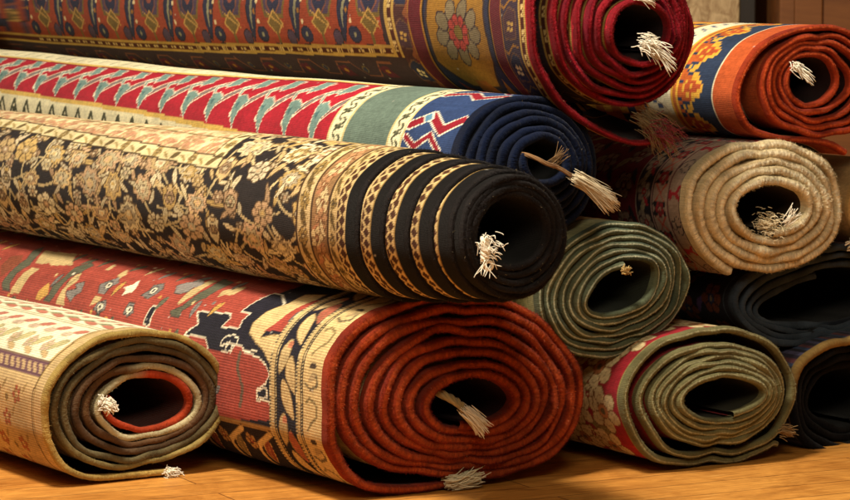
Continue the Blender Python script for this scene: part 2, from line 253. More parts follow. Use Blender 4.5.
def build_roll(key, name, label, pattern, edge, back, mat_face, mat_edge, edge_w=.006, fuzz=0, fine=.3, du=.0024, dv=.0019, vis=(40, 300), inner_fine=.06, seed=1, group=None, inner_dv=.004, crest=None, side_k=.75, crest_at=4, crest_w=2, rough_edge=.00028, fibre=(.0012, .0034), lint=1.5):
    s = SPEC[key]; R = roll_path(s, seed); t = s['t']
    root = bpy.data.objects.new(name, None); C.objects.link(root)
    root.empty_display_size = .1
    root.location = s['loc']; root.rotation_euler = (math.radians(s['ti']), 0, math.radians(s['az']))
    root['label'] = label; root['category'] = 'rolled rug'
    if group: root['group'] = group
    # ---- outer face
    i0 = R['i_last']; n = len(R['s'])
    deg = np.degrees(R['ang']) % 360
    isv = ((deg > vis[0]) & (deg < vis[1])) | (np.arange(n) > R['it'])
    idx = [i0]
    for i in range(i0 + 1, n):
        if R['s'][i] - R['s'][idx[-1]] >= (dv if isv[i] else .008): idx.append(i)
    if idx[-1] != n - 1: idx.append(n - 1)
    idx = np.array(idx)
    us = usamples(s['L'], fine, du); us = us + edge_w * .85
    U = np.broadcast_to(us[None, :], (len(idx), len(us))); V = np.broadcast_to(R['v'][idx][:, None], U.shape)
    X = sheet_point(s, R, idx, t / 2, U)
    col = pattern(us, R['v'][idx])
    mesh_obj('patterned_face', X.reshape(-1, 3), grid_faces(*U.shape), mat_face, root, col.reshape(-1, 3), np.stack([U, V], -1).reshape(-1, 2))
    # ---- inner layers: pile side of the inner turns and the whole underside
    step = max(1, int(inner_dv / .0012))
    idn = np.unique(np.append(np.arange(0, n, step), n - 1))
    us2 = np.concatenate([np.arange(0, inner_fine, .0026), np.linspace(inner_fine, s['L'], 14)]) + edge_w * .7
    ia = idn[idn <= i0 + step]
    vv, ff, cc, uu = [], [], [], []; off = 0
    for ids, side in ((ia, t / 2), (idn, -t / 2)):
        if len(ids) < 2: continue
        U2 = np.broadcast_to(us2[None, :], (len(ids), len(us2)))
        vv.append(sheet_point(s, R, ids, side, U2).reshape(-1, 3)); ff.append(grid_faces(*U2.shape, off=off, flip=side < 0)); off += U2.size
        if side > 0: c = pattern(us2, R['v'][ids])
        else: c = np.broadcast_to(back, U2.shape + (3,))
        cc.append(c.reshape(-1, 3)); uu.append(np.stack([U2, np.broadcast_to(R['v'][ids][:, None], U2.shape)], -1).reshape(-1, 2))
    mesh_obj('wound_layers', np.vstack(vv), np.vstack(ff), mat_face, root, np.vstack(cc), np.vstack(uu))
    # ---- bound edge all along the spiral
    ide = np.arange(0, n)
    al = np.radians(np.array([90, 70, 45, 20, 0, -20, -45, -70, -90]))
    eu = np.concatenate([[edge_w], -t * .42 * np.cos(al) , [edge_w]]); en = np.concatenate([[1], np.sin(al), [1 * -1]]) * (t / 2 + .0004)
    ov = R['s'][ide]
    lump = 1 + .07 * (vnoise(ov * 210, ov * 0, seed) - .5) + .16 * (vnoise(ov * 60, ov * 0, seed + 5) - .5) + .22 * (vnoise(ov * 14, ov * 0, seed + 8) - .5)
    pts = []; tk = R['tk'][ide]
    for a, b in zip(eu, en):
        Ue = np.full((len(ide), 1), a)
        sd = (b * lump * (tk if abs(b) < t * 5 else 1))[:, None, None]
        if a < edge_w: Ue = Ue * (lump * tk)[:, None]
        p = sheet_point(s, R, ide, sd, Ue); pts.append(p[:, 0, :])
    E = np.stack(pts, 1)
    rj = np.random.default_rng(seed + 90); E[:, 2:-2] += rj.normal(0, rough_edge, E[:, 2:-2].shape)      # woolly, never quite smooth
    ec = edge(R['g'][ide], R['ang'][ide], ov)
    ec = np.repeat(ec[:, None, :], len(eu), 1)
    if crest is not None:                      # thin pale yarn line; on fluffy edges also painted crest light and groove shade
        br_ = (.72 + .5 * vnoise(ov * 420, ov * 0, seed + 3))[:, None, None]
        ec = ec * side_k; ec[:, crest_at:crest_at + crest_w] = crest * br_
    ve = E.reshape(-1, 3); fe = grid_faces(len(ide), len(eu), flip=True)
    uve = np.stack([np.broadcast_to(np.linspace(0, .02, len(eu))[None, :], (len(ide), len(eu))), np.broadcast_to(ov[:, None], (len(ide), len(eu)))], -1).reshape(-1, 2)
    vc = ec.reshape(-1, 3)
    if fuzz:                                   # loose fibres standing out of the pile
        rng = np.random.default_rng(seed + 50); m = int(fuzz * R['s'][-1])
        i = rng.integers(1, len(ide) - 1, m); j = rng.integers(1, len(eu) - 1, m)
        base = E[i, j]; mid = E[i].mean(1); nrm = base - mid; nrm[:, 1] -= .2 * t; nrm /= np.linalg.norm(nrm, axis=1)[:, None] + 1e-9
        d = nrm + rng.normal(0, .55, (m, 3)); d /= np.linalg.norm(d, axis=1)[:, None]
        ln = rng.uniform(*fibre, m)[:, None]; sd = np.cross(d, rng.normal(0, 1, (m, 3))); sd /= np.linalg.norm(sd, axis=1)[:, None] + 1e-9
        p0 = base - nrm * .0008; wv = .00028
        fv = np.stack([p0 - sd * wv, p0 + sd * wv, p0 + d * ln + sd * wv * .35, p0 + d * ln - sd * wv * .35], 1).reshape(-1, 3)
        k = np.arange(m)[:, None] * 4 + np.arange(4)[None, :] + len(ve)
        ve = np.vstack([ve, fv]); fe = np.vstack([fe, k]); uve = np.vstack([uve, np.repeat(uve.reshape(len(ide), len(eu), 2)[i, j], 4, 0)])
        vc = np.vstack([vc, np.repeat(ec[i, j] * rng.uniform(.8, lint, (m, 1)) + (rng.random((m, 1)) > .985) * lin('#8a7a5c'), 4, 0)])
    mesh_obj('bound_edge', ve, fe, mat_edge, root, vc, uve)
    return root, s, R

def tube(path, rads, sides=5):
    P = np.asarray(path, float); n = len(P)
    d = np.gradient(P, axis=0); d /= np.linalg.norm(d, axis=1)[:, None] + 1e-12
    up = np.array([.31, .52, .79]); a = np.cross(d, up); a /= np.linalg.norm(a, axis=1)[:, None] + 1e-12; b = np.cross(d, a)
    th = np.arange(sides) * 2 * PI / sides
    ring = P[:, None, :] + (np.cos(th)[None, :, None] * a[:, None, :] + np.sin(th)[None, :, None] * b[:, None, :]) * np.asarray(rads)[:, None, None]
    f = []
    for i in range(n - 1):
        for j in range(sides):
            f.append((i*sides + j, i*sides + (j+1) % sides, (i+1)*sides + (j+1) % sides, (i+1)*sides + j))
    f.append(tuple(range(sides))[::-1]); f.append(tuple((n-1)*sides + j for j in range(sides)))
    return ring.reshape(-1, 3), f

class Bundle:
    def __init__(self): self.v, self.f, self.c = [], [], []; self.n = 0
    def add(self, path, r0, r1, col, sides=5):
        v, f = tube(path, np.linspace(r0, r1, len(path)), sides)
        self.v.append(v); self.f += [tuple(i + self.n for i in q) for q in f]; self.n += len(v)
        self.c.append(np.broadcast_to(col, (len(v), 3)))
    def build(self, name, mat, parent):
        return mesh_obj(name, np.vstack(self.v), self.f, mat, parent, np.vstack(self.c))

def tuft(bd, root, d, length, n, spread, r, col, rng, droop=.3, curl=.12, gather=.25, base=.003):
    """a bunch of yarn ends leaving one point; local coordinates x right, y back, z up"""
    d = np.asarray(d, float); d /= np.linalg.norm(d)
    for _ in range(n):
        dv = d + rng.normal(0, spread, 3); dv /= np.linalg.norm(dv)
        ln = length * rng.uniform(.7, 1.1); m = 9; tt = np.linspace(0, 1, m)
        o = np.asarray(root) + rng.normal(0, base, 3)
        mix = smooth(0, gather + .3, tt)[:, None]
        dirs = d * (1 - mix) + dv * mix
        p = o + np.cumsum(dirs, 0) * ln / m
        p[:, 2] -= droop * ln * tt ** 2
        ph = rng.uniform(0, 6, 3)
        p += curl * ln * .25 * np.stack([np.sin(3 * tt + ph[0]) - np.sin(ph[0]), np.sin(4 * tt + ph[1]) - np.sin(ph[1]), np.sin(3.5 * tt + ph[2]) - np.sin(ph[2])], 1) * tt[:, None]
        k = rng.uniform(.8, 1.1)
        bd.add(p, r, r * .7, np.asarray(col) * k)
# ------------------------------------------------------------------ camera, light, setting
sc = bpy.context.scene
cd = bpy.data.cameras.new('camera'); cam = bpy.data.objects.new('camera', cd); C.objects.link(cam)
cam.location = (0, 0, .674); cam.rotation_euler = (PI / 2 - math.atan(270 / 2800), 0, 0)
cd.sensor_width = 36; cd.lens = 36 * 2800 / 850; cd.clip_start = .05; cd.clip_end = 100
cd.dof.use_dof = True; cd.dof.focus_distance = 3.7; cd.dof.aperture_fstop = 18
sc.camera = cam
sc.view_settings.view_transform = 'Standard'; sc.view_settings.look = 'None'; sc.view_settings.gamma = 1; sc.view_settings.exposure = 0

w = bpy.data.worlds.new('World'); sc.world = w; w.use_nodes = True
w.node_tree.nodes['Background'].inputs[0].default_value = (1, .74, .48, 1); w.node_tree.nodes['Background'].inputs[1].default_value = .05

def area(name, loc, target, size, power, col):
    l = bpy.data.lights.new(name, 'AREA'); l.size = size; l.energy = power; l.color = col
    o = bpy.data.objects.new(name, l); C.objects.link(o); o.location = loc
    o.rotation_euler = (Vector(target) - Vector(loc)).to_track_quat('-Z', 'Y').to_euler(); return o
area('ceiling_lamp', (-.7, 2.9, 2.9), (0, 3.9, .3), .45, 150, (1, .91, .74))
area('fill_light', (.15, .8, 2.5), (0.1, 3.8, .2), 1.2, 46, (1, .86, .63))  # soft fill added from the front to brighten the roll ends

# floor
m, nt, b = new_mat('honey_oak_boards'); L = nt.links.new
tc = node(nt, 'ShaderNodeTexCoord'); mp = node(nt, 'ShaderNodeMapping'); L(tc.outputs['Object'], mp.inputs[0])
mp.inputs['Rotation'].default_value = (0, 0, math.radians(-27))
br = node(nt, 'ShaderNodeTexBrick'); L(mp.outputs[0], br.inputs[0])
br.offset = .43; br.inputs['Color1'].default_value = (.70, .32, .065, 1); br.inputs['Color2'].default_value = (.58, .245, .045, 1); br.inputs['Mortar'].default_value = (.2, .07, .012, 1)
br.inputs['Scale'].default_value = 1; br.inputs['Mortar Size'].default_value = .0016; br.inputs['Brick Width'].default_value = .9; br.inputs['Row Height'].default_value = .075; br.inputs['Mortar Smooth'].default_value = .6; br.inputs['Bias'].default_value = 0
mp2 = node(nt, 'ShaderNodeMapping'); L(mp.outputs[0], mp2.inputs[0]); mp2.inputs['Scale'].default_value = (4.5, 36, 1)
n1 = node(nt, 'ShaderNodeTexNoise', Scale=1.5, Detail=7., Roughness=.68, Distortion=2.2); L(mp2.outputs[0], n1.inputs['Vector'])
cr = node(nt, 'ShaderNodeValToRGB'); L(n1.outputs[0], cr.inputs[0])
cr.color_ramp.elements[0].position = .33; cr.color_ramp.elements[0].color = (.50, .40, .30, 1); cr.color_ramp.elements[1].position = .60; cr.color_ramp.elements[1].color = (1.12, 1.1, 1.05, 1)
mx = node(nt, 'ShaderNodeMix', data_type='RGBA', blend_type='MULTIPLY'); mx.inputs[0].default_value = .75
L(br.outputs[0], mx.inputs[6]); L(cr.outputs[0], mx.inputs[7])
n3 = node(nt, 'ShaderNodeTexNoise', Scale=5.5, Detail=6., Roughness=.7, Distortion=1.); L(mp.outputs[0], n3.inputs['Vector'])
cr3 = node(nt, 'ShaderNodeValToRGB'); L(n3.outputs[0], cr3.inputs[0])
cr3.color_ramp.elements[0].position = .34; cr3.color_ramp.elements[0].color = (.62, .50, .40, 1); cr3.color_ramp.elements[1].position = .56; cr3.color_ramp.elements[1].color = (1, 1, 1, 1)
mx3 = node(nt, 'ShaderNodeMix', data_type='RGBA', blend_type='MULTIPLY'); mx3.inputs[0].default_value = .85; L(mx.outputs[2], mx3.inputs[6]); L(cr3.outputs[0], mx3.inputs[7])
mp4 = node(nt, 'ShaderNodeMapping'); L(mp.outputs[0], mp4.inputs[0]); mp4.inputs['Scale'].default_value = (7, 160, 1); mp4.inputs['Rotation'].default_value = (0, 0, .08)
n4 = node(nt, 'ShaderNodeTexNoise', Scale=1.2, Detail=3., Roughness=.6); L(mp4.outputs[0], n4.inputs['Vector'])
cr4 = node(nt, 'ShaderNodeValToRGB'); L(n4.outputs[0], cr4.inputs[0])
cr4.color_ramp.elements[0].position = .66; cr4.color_ramp.elements[0].color = (0, 0, 0, 1); cr4.color_ramp.elements[1].position = .74; cr4.color_ramp.elements[1].color = (1, 1, 1, 1)
mx4 = node(nt, 'ShaderNodeMix', data_type='RGBA', blend_type='MIX'); L(cr4.outputs[0], mx4.inputs[0]); L(mx3.outputs[2], mx4.inputs[6]); mx4.inputs[7].default_value = (.80, .46, .14, 1)
L(mx4.outputs[2], b.inputs['Base Color'])
mr = node(nt, 'ShaderNodeMapRange'); L(n3.outputs[0], mr.inputs[0]); mr.inputs[3].default_value = .30; mr.inputs[4].default_value = .58; L(mr.outputs[0], b.inputs['Roughness'])
ha = node(nt, 'ShaderNodeMath', operation='MULTIPLY_ADD'); L(br.outputs['Fac'], ha.inputs[0]); ha.inputs[1].default_value = -1.5; L(n1.outputs[0], ha.inputs[2])
bp = node(nt, 'ShaderNodeBump', Strength=.35, Distance=.0012); L(ha.outputs[0], bp.inputs['Height']); L(bp.outputs[0], b.inputs['Normal'])
fv = np.array([(-6, -2, 0), (6, -2, 0), (6, 9, 0), (-6, 9, 0)], float)
fo = mesh_obj('floor', fv, np.array([[0, 1, 2, 3]]), m, smooth_sh=False); fo['kind'] = 'structure'

# ------------------------------------------------------------------ woven patterns: u = distance from the rug's end, v = distance round the roll from its crest
class Weave:
    def __init__(self, us, vs, ground):
        self.us, self.vs = np.asarray(us), np.asarray(vs)
        self.img = np.empty((len(vs), len(us), 3)); self.img[:] = ground
        self.U, self.V = np.meshgrid(self.us, self.vs)
        self.out = np.array([0., 0., 0.])
    def win(self, u0, u1, v0, v1):
        i = np.searchsorted(self.us, [u0, u1]); j = np.searchsorted(self.vs, [v0, v1])
        return slice(j[0], j[1]), slice(i[0], i[1])
    def paint(self, w, mask, col):
        if not mask.size: return
        m = np.clip(mask, 0, 1)[..., None] if mask.dtype != bool else mask[..., None].astype(float)
        self.img[w] = self.img[w] * (1 - m) + np.asarray(col) * m
    def mask(self, m, col): self.img[m] = col
    def band(self, a, b, col, v0=None, v1=None):
        m = (self.U >= a) & (self.U < b)
        if v0 is not None: m &= (self.V >= v0) & (self.V < v1)
        self.img[m] = col
    def loc(self, cu, cv, r, rot=0, su=1., sv=1.):
        k = r * 1.5
        w = self.win(cu - k, cu + k, cv - k, cv + k)
        x, y = (self.U[w] - cu), (self.V[w] - cv)
        c, s = math.cos(rot), math.sin(rot)
        return w, (x * c + y * s) / su, (-x * s + y * c) / sv
    def ell(self, cu, cv, ru, rv, rot=0, col=0, line=None, lw=.0018):
        w, x, y = self.loc(cu, cv, max(ru, rv) + lw, rot)
        if line is not None: self.paint(w, (x / (ru + lw)) ** 2 + (y / (rv + lw)) ** 2 < 1, line)
        self.paint(w, (x / ru) ** 2 + (y / rv) ** 2 < 1, col)
    def flower(self, cu, cv, r, n, rot, cols, line, lob=.22, lw=.0016, core=.34):
        """lobed flower in two rings of colour with drawn petals"""
        w, x, y = self.loc(cu, cv, r * 1.3 + lw, rot)
        rr, a = np.hypot(x, y), np.arctan2(y, x)
        R = r * (1 - lob + lob * np.abs(np.cos(n * a / 2)) * 1.4)
        self.paint(w, rr < R + lw, line); self.paint(w, rr < R, cols[0])
        pet = (np.abs(np.sin(n * a / 2)) * rr > 0) & (np.abs(np.cos(n * a / 2)) < .0009 / np.maximum(rr, .001) * n * .6) & (rr > r * core)
        self.paint(w, pet & (rr < R), line)
        mid = r * .66 * (1 - lob + lob * np.abs(np.cos(n * a / 2)) * 1.4)
        self.paint(w, (np.abs(rr - mid) < lw * .45), line * .5 + cols[0] * .5)
        self.paint(w, rr < r * core + lw * .6, line); self.paint(w, rr < r * core, cols[1])
        self.paint(w, rr < r * core * .45, cols[2])
    def palmette(self, cu, cv, r, rot, cols, line, lw=.0016):
        w, x, y = self.loc(cu, cv, r * 1.35, rot)
        a = np.arctan2(x, y); rr = np.hypot(x / .8, y)
        R = r * (.72 + .28 * np.cos(a / 2) ** 2) * (1 + .13 * np.cos(9 * a))
        self.paint(w, rr < R + lw, line); self.paint(w, rr < R, cols[0])
        R2 = R * .68 * (1 + .08 * np.cos(7 * a + 1)); self.paint(w, rr < R2 + lw * .7, line); self.paint(w, rr < R2, cols[1])
        self.paint(w, (np.abs(np.sin(4.5 * a)) < .16) & (rr < R) & (rr > R2), line * .6 + cols[0] * .4)
        R3 = R * .36; self.paint(w, rr < R3 + lw * .7, line); self.paint(w, rr < R3, cols[2])
        self.paint(w, np.hypot(x, y) < r * .14, cols[0])
    def leaf(self, cu, cv, ln, wd, rot, col, line=None, bend=.2, lw=.0014, vein=True):
        w, x, y = self.loc(cu, cv, ln * .62, rot)
        t = np.clip(x / ln + .5, 0, 1); yy = y - bend * ln * (x / ln) ** 2
        h = wd * .5 * np.sin(PI * t ** .8) ** .9
        ins = (np.abs(x) < ln / 2)
        if line is not None: self.paint(w, ins & (np.abs(yy) < h + lw), line)
        self.paint(w, ins & (np.abs(yy) < h), col)
        if vein and line is not None: self.paint(w, ins & (np.abs(yy) < .0005) & (np.abs(x) < ln * .36), line * .5 + np.asarray(col) * .5)
    def stroke(self, pts, wd, col, line=None, lw=.0014, dots=None):
        P = np.asarray(pts, float)
        if len(P) > 2: pass
        lo, hi = P.min(0) - wd - lw, P.max(0) + wd + lw
        w = self.win(lo[0], hi[0], lo[1], hi[1]); x, y = self.U[w], self.V[w]
        if not x.size: return
        d = np.full(x.shape, 9.); along = np.zeros(x.shape); acc = 0
        for a, b in zip(P[:-1], P[1:]):
            ab = b - a; L2 = ab @ ab + 1e-12; l = math.sqrt(L2)
            t = np.clip(((x - a[0]) * ab[0] + (y - a[1]) * ab[1]) / L2, 0, 1)
            dd = np.hypot(x - a[0] - t * ab[0], y - a[1] - t * ab[1])
            m = dd < d; d[m] = dd[m]; along[m] = acc + t[m] * l; acc += l
        if line is not None: self.paint(w, d < wd / 2 + lw, line)
        m = d < wd / 2
        if dots: m &= (along % dots) < dots * .55
        self.paint(w, m, col)
    def poly(self, pts, col, line=None, lw=.002, dots=None):
        P = np.asarray(pts, float); lo, hi = P.min(0) - .004, P.max(0) + .004
        w = self.win(lo[0], hi[0], lo[1], hi[1]); x, y = self.U[w], self.V[w]
        if not x.size: return
        ins = np.zeros(x.shape, bool)
        for a, b in zip(P, np.roll(P, -1, 0)):
            c = ((a[1] > y) != (b[1] > y)) & (x < (b[0] - a[0]) * (y - a[1]) / (b[1] - a[1] + 1e-12) + a[0])
            ins ^= c
        self.paint(w, ins, col)
        if line is not None: self.stroke(np.vstack([P, P[:1]]), lw, line, dots=dots)
    def cells(self, m, fn):
        """colour from a function of the picked knots' (u, v)"""
        self.img[m] = fn(self.U[m], self.V[m])
    def knots(self, amt=.13, k=0, fu=.0042, fv=.0036):
        """yarn by yarn dye variation and long streaks along the weft"""
        n = hash2(np.floor(self.U / fu), np.floor(self.V / fv), k) - .5
        s = fbm(self.U * 9, self.V * 330, k + 3, 2) - .5
        b = fbm(self.U * 14, self.V * 14, k + 9, 3) - .5
        n2 = hash2(np.floor(self.U / .0031), np.floor(self.V / .0024), k + 20) - .5
        self.img *= np.clip(1 + amt * n + amt * 1.1 * n2 + amt * 1.4 * s + amt * 1.6 * b, .3, 1.8)[..., None]
        sp = hash2(np.floor(self.U / .0040), np.floor(self.V / .0022), k + 31) > .9990
        self.img[sp] = self.img[sp] * .4 + .35 * np.array([1., .92, .78])
        return self.img

def bez(p0, p1, p2, n=9):
    t = np.linspace(0, 1, n)[:, None]; p0, p1, p2 = map(np.asarray, (p0, p1, p2))
    return (1 - t) ** 2 * p0 + 2 * t * (1 - t) * p1 + t ** 2 * p2

def rug_navy_medallion(us, vs):          # rust field, navy border with gold medallions, crimson edge
    rust, navy, brown, maroon = lin('#923f26'), lin('#2a2c44'), lin('#4a2a28'), lin('#5c1c24')
    gold, ochre, crim, cream, grey, olive = lin('#b8924c'), lin('#9a6a26'), lin('#a01826'), lin('#d8c494'), lin('#8a8668'), lin('#6e5a2c')
    viol, dark = lin('#4c3c50'), lin('#20181a')
    W = Weave(us, vs, rust); U, V = W.U, W.V
    vg = .198 + .017 * np.clip((U - .43) / .7, 0, 1)
    # field motifs
    for i in range(14):
        cu = .47 + i * .152
        g = lambda du, dv: (cu + du, .198 + .017 * min(max((cu - .43) / .7, 0), 1) - dv * .68 - .004)
        def P(l): return [g(a, b) for a, b in l]
        W.poly(P([(-.03, .075), (.03, .075), (.042, .13), (.03, .24), (-.03, .24), (-.042, .13)]), viol, olive, .006)
        W.poly(P([(-.022, .1), (.0, .07), (.022, .1), (.02, .2), (-.02, .2)]), navy, lin('#7a4a3a'), .003)
        W.ell(*g(0, .13), .012, .016, 0, lin('#8a4a3a'))
        W.poly(P([(0, .03), (.026, .058), (0, .088), (-.026, .058)]), olive, gold, .003)
        for a in range(-2, 3):
            W.stroke(P([(a * .008 - .012, .058 + a * .005), (a * .008 + .01, .045 + a * .005 + .03)]), .0018, gold)
        W.stroke(P([(0, .03), (0, .014)]), .008, olive)
        W.ell(*g(.052, .03), .017, .012, 0, navy, dark); W.ell(*g(.052, .03), .004, .004, 0, grey)
        W.ell(*g(-.046, .026), .013, .012, 0, viol, dark)
        W.leaf(*g(.078, .09), .11, .034, PI / 2 - .22, navy, dark, .1); W.leaf(*g(.078, .09), .07, .008, PI / 2 - .22, grey, None, .1)
        for d in range(5): W.ell(*g(.058 + .01 * (d % 2), .06 + d * .024), .004, .004, 0, ochre if d % 2 else cream)
        W.leaf(*g(.066, .2), .09, .03, PI / 2 + .2, viol, dark, .1)
    # border below the long guard stripe and the end border
    bm = ((V > vg - .010)) | (U < .435)
    W.mask(bm, lin('#38282c'))
    m = bm & (U > .43); 
    for i in range(14):
        cu = .5 + i * .13; v0 = .198 + .017 * min(max((cu - .43) / .7, 0), 1)
        W.stroke([(cu - .05, v0 + .02), (cu - .01, v0 + .02), (cu + .012, v0 + .05), (cu + .05, v0 + .05), (cu + .08, v0 + .02)], .003, lin('#7a4a34'))
        W.poly([(cu - .03, v0 + .026), (cu, v0 + .03), (cu - .01, v0 + .052), (cu - .04, v0 + .05)], lin('#55202a')); W.ell(cu - .02, v0 + .038, .006, .004, 0, ochre)
        W.ell(cu + .045, v0 + .036, .006, .005, 0, navy, olive)
    W.band(.365, .395, brown); W.band(.31, .365, maroon)
    W.band(.125, .315, navy)
    for k, c in ((.316, ochre), (.311, dark), (.355, ochre), (.122, ochre), (.127, dark), (.085, ochre)): W.band(k - .0025, k + .0025, c)
    for j in range(-3, 4):
        cv = .165 + j * .205
        W.poly([(.135 + .01, cv - .05), (.19, cv - .085), (.25, cv - .085), (.302, cv - .05), (.305, cv + .045), (.26, cv + .09), (.18, cv + .09), (.14, cv + .05)], lin('#8f6626'), lin('#3a2c2c'), .005)
        for q in range(9):
            a = q * PI / 4.5 + .2
            W.ell(.222 + .044 * math.cos(a), cv + .032 * math.sin(a), .0155, .0115, a, lin('#7a6c52') * (.9 + .1 * (q % 2)), lin('#33262a'), .0022)
        W.flower(.222, cv, .024, 8, .2, [lin('#9a3c34'), olive, grey], lin('#4a2420'), .15, .002, .42)
        W.ell(.222, cv, .006, .005, 0, olive)
        for sgn in (-1, 1):
            W.poly([(.2, cv + sgn * .1), (.25, cv + sgn * .1), (.235, cv + sgn * .13), (.21, cv + sgn * .13)], lin('#9a5a24'))
            W.poly([(.15, cv + sgn * .085), (.175, cv + sgn * .1), (.15, cv + sgn * .13)], ochre)
            W.poly([(.29, cv + sgn * .085), (.27, cv + sgn * .1), (.29, cv + sgn * .125)], lin('#8a3a2a'))
    W.band(.088, .122, maroon); W.band(.034, .086, lin('#3a2c3a'))
    for j in range(-8, 9):
        cv = .05 + j * .062
        for cu in (.06, .378):
            W.poly([(cu - .02, cv - .018), (cu, cv - .026), (cu + .02, cv - .014), (cu + .018, cv + .016), (cu - .016, cv + .018)], navy if j % 2 else lin('#4a3038'), lin('#6a4a34'), .0022)
            for a in range(4): W.ell(cu + .007 * math.cos(a * PI / 2 + .5), cv + .006 * math.sin(a * PI / 2 + .5), .0045, .003, 0, gold if j % 3 else cream)
        W.stroke([(.04, cv + .03), (.055, cv + .026), (.075, cv + .036), (.085, cv + .03)], .0028, ochre)
        W.poly([(.355, cv + .01), (.37, cv + .03), (.352, cv + .04)], lin('#8a5030'))
    # guard stripes: gold with dark squares and little crosses
    def guard(m, along, across, wd):
        W.mask(m, lin('#b8964e'))
        inn = m & (np.abs(across) < wd * .33)
        cell = np.floor(along / .0165)
        W.mask(inn & (cell % 2 == 0), lin('#4a2014'))
        f = (along / .0165) % 1; x = np.floor(f * 5) ; y = np.floor((across / (wd * .33) + 1) * 2.5)
        W.mask(inn & (cell % 2 == 1), lin('#d0b478'))
        W.mask(inn & (cell % 2 == 1) & (((x + y) % 2) == 1) & (x > 0) & (x < 4), lin('#5a3018'))
        W.mask(m & (np.abs(across) > wd * .33) & (np.abs(across) < wd * .42), lin('#5a2a16'))
    guard((np.abs(V - vg) < .0095) & (U > .395), U, V - vg, .0095)
    guard((np.abs(U - .409) < .014) & (V < .198 + .0095), V, U - .409, .014)
    guard((np.abs(U - .023) < .011), V, U - .023, .011)
    W.band(-1, .0125, crim)
    return W.knots(.16, 1)

def rug_hooked_red(us, vs):              # navy end, teal band between cream guards, red field with hooked motifs
    blue, red, cream, teal = lin('#2e4068'), lin('#a8202f'), lin('#e6dcb4'), lin('#647468')
    dk, gold, wh = lin('#4a4a34'), lin('#d8b25c'), lin('#f0ead0')
    W = Weave(us, vs, red); U, V = W.U, W.V
    top = lambda u: np.interp(u, [.35, .62, .88, 1.65], [.008, .022, .038, .047])
    bot = lambda u: np.interp(u, [.4, .7, 1.0, 1.6], [.158, .142, .131, .125])
    Vp = .086 + (V - top(U)) / (bot(U) - top(U)) * .0545
    f = U > .35
    hook = lin('#728c84'); dot = lin('#e8d8bc')
    for i in range(20):
        cu = .41 + i * .086
        def g(a, b):
            u = cu + a * 1.36; return (u, float(top(u) + (b - .086) / .0545 * (bot(u) - top(u))))
        W.stroke([g(.004, .128), g(-.036, .110), g(-.078, .094)], .0095, lin('#8a3a3c'), dot, .0024); W.stroke([g(.004, .128), g(-.036, .110), g(-.078, .094)], .0034, hook)
    for i in range(20):
        cu = .41 + i * .086
        def g(a, b):
            u = cu + a * 1.36; return (u, float(top(u) + (b - .086) / .0545 * (bot(u) - top(u))))
        W.poly([g(.006, .129), g(.013, .114), g(-.002, .112), g(-.018, .117), g(-.010, .123), g(-.006, .1375)], hook, dot, .0026, .006); W.stroke([g(.014, .112), g(.020, .106), g(-.006, .102)], .004, hook, dot, .002)
        W.poly([g(-.066, .107), g(-.084, .101), g(-.072, .089), g(-.054, .089)], hook, dot, .003, .006)
        W.poly([g(.0, .124), g(.008, .120), g(.0, .118)], lin('#4a6a6a'))
    # long borders
    up = f & (Vp < .084); lo = f & (Vp > .141)
    W.mask(up | lo, cream)
    x = (U / .058) % 1; y = (Vp - .147) / .030
    x = (U / .11) % 1
    zz = np.abs(((x * 2) % 1) * 2 - 1)
    k1 = (np.abs(y - zz) < .15)
    k2 = (np.abs(x - .25) < .06) & (np.abs(y - .66) < .1) | (np.abs(x - .29) < .022) & (y > .3) & (y < .7) | (np.abs(x - .75) < .06) & (np.abs(y - .4) < .1) | (np.abs(x - .71) < .022) & (y > .35) & (y < .8)
    W.mask(lo & (k1 | k2) & (Vp < .182) & (Vp > .146), dk)
    W.mask(lo & (Vp > .186), lin('#3c3c34'))
    yu = (.08 - Vp) / .02
    W.mask(up & (np.abs(((U / .045) % 1) - .5 - .3 * (yu - .5)) < .06) & (yu > .1) & (yu < .9), lin('#98987c'))
    W.mask(f & (np.abs(Vp - .085) < .0022), gold); W.mask(f & (np.abs(Vp - .1405) < .0022), gold)
    W.mask(f & (np.abs(Vp - .0885) < .0014), lin('#8a1a2a'))
    # end bands
    W.band(.315, .358, cream); W.band(.192, .315, teal); W.band(.155, .192, cream); W.band(-1, .155, blue)
    for a in (.357, .316, .191, .156): W.band(a - .0022, a + .0022, lin('#cdbb84'))
    for base, wd in ((.3365, .03), (.1735, .024)):
        for j in range(-8, 14):
            cv = j * .026
            W.stroke(bez((base - wd * .36, cv - .012), (base + wd * .8, cv - .006), (base + wd * .1, cv + .004)), .0038, dk)
            W.stroke(bez((base + wd * .36, cv + .014), (base - wd * .8, cv + .008), (base - wd * .1, cv)), .0038, dk)
            W.ell(base, cv + .012, wd * .18, .003, .4, lin('#6c6a50'))
    for j in range(-6, 8):
        cv = .105 + j * .070
        z = [(.148, cv), (.105, cv - .017), (.062, cv + .004), (.025, cv - .014)]
        zr = lin('#8c1c2a'); W.stroke(z, .013, zr, wh, .0018); W.stroke(z, .013, zr)
        if j % 2: continue
        z2 = [(.148, cv + .017), (.118, cv + .03), (.085, cv + .012), (.05, cv + .034)]
        W.stroke(z2, .008, zr, wh, .0016); W.stroke(z2, .008, zr)
        W.poly([(.128, cv - .016), (.112, cv - .024), (.1, cv - .012), (.115, cv - .005)], lin('#5b86a0'), wh, .002)
    W.band(-1, .020, lin('#0e152a'))
    return W.knots(.18, 2)

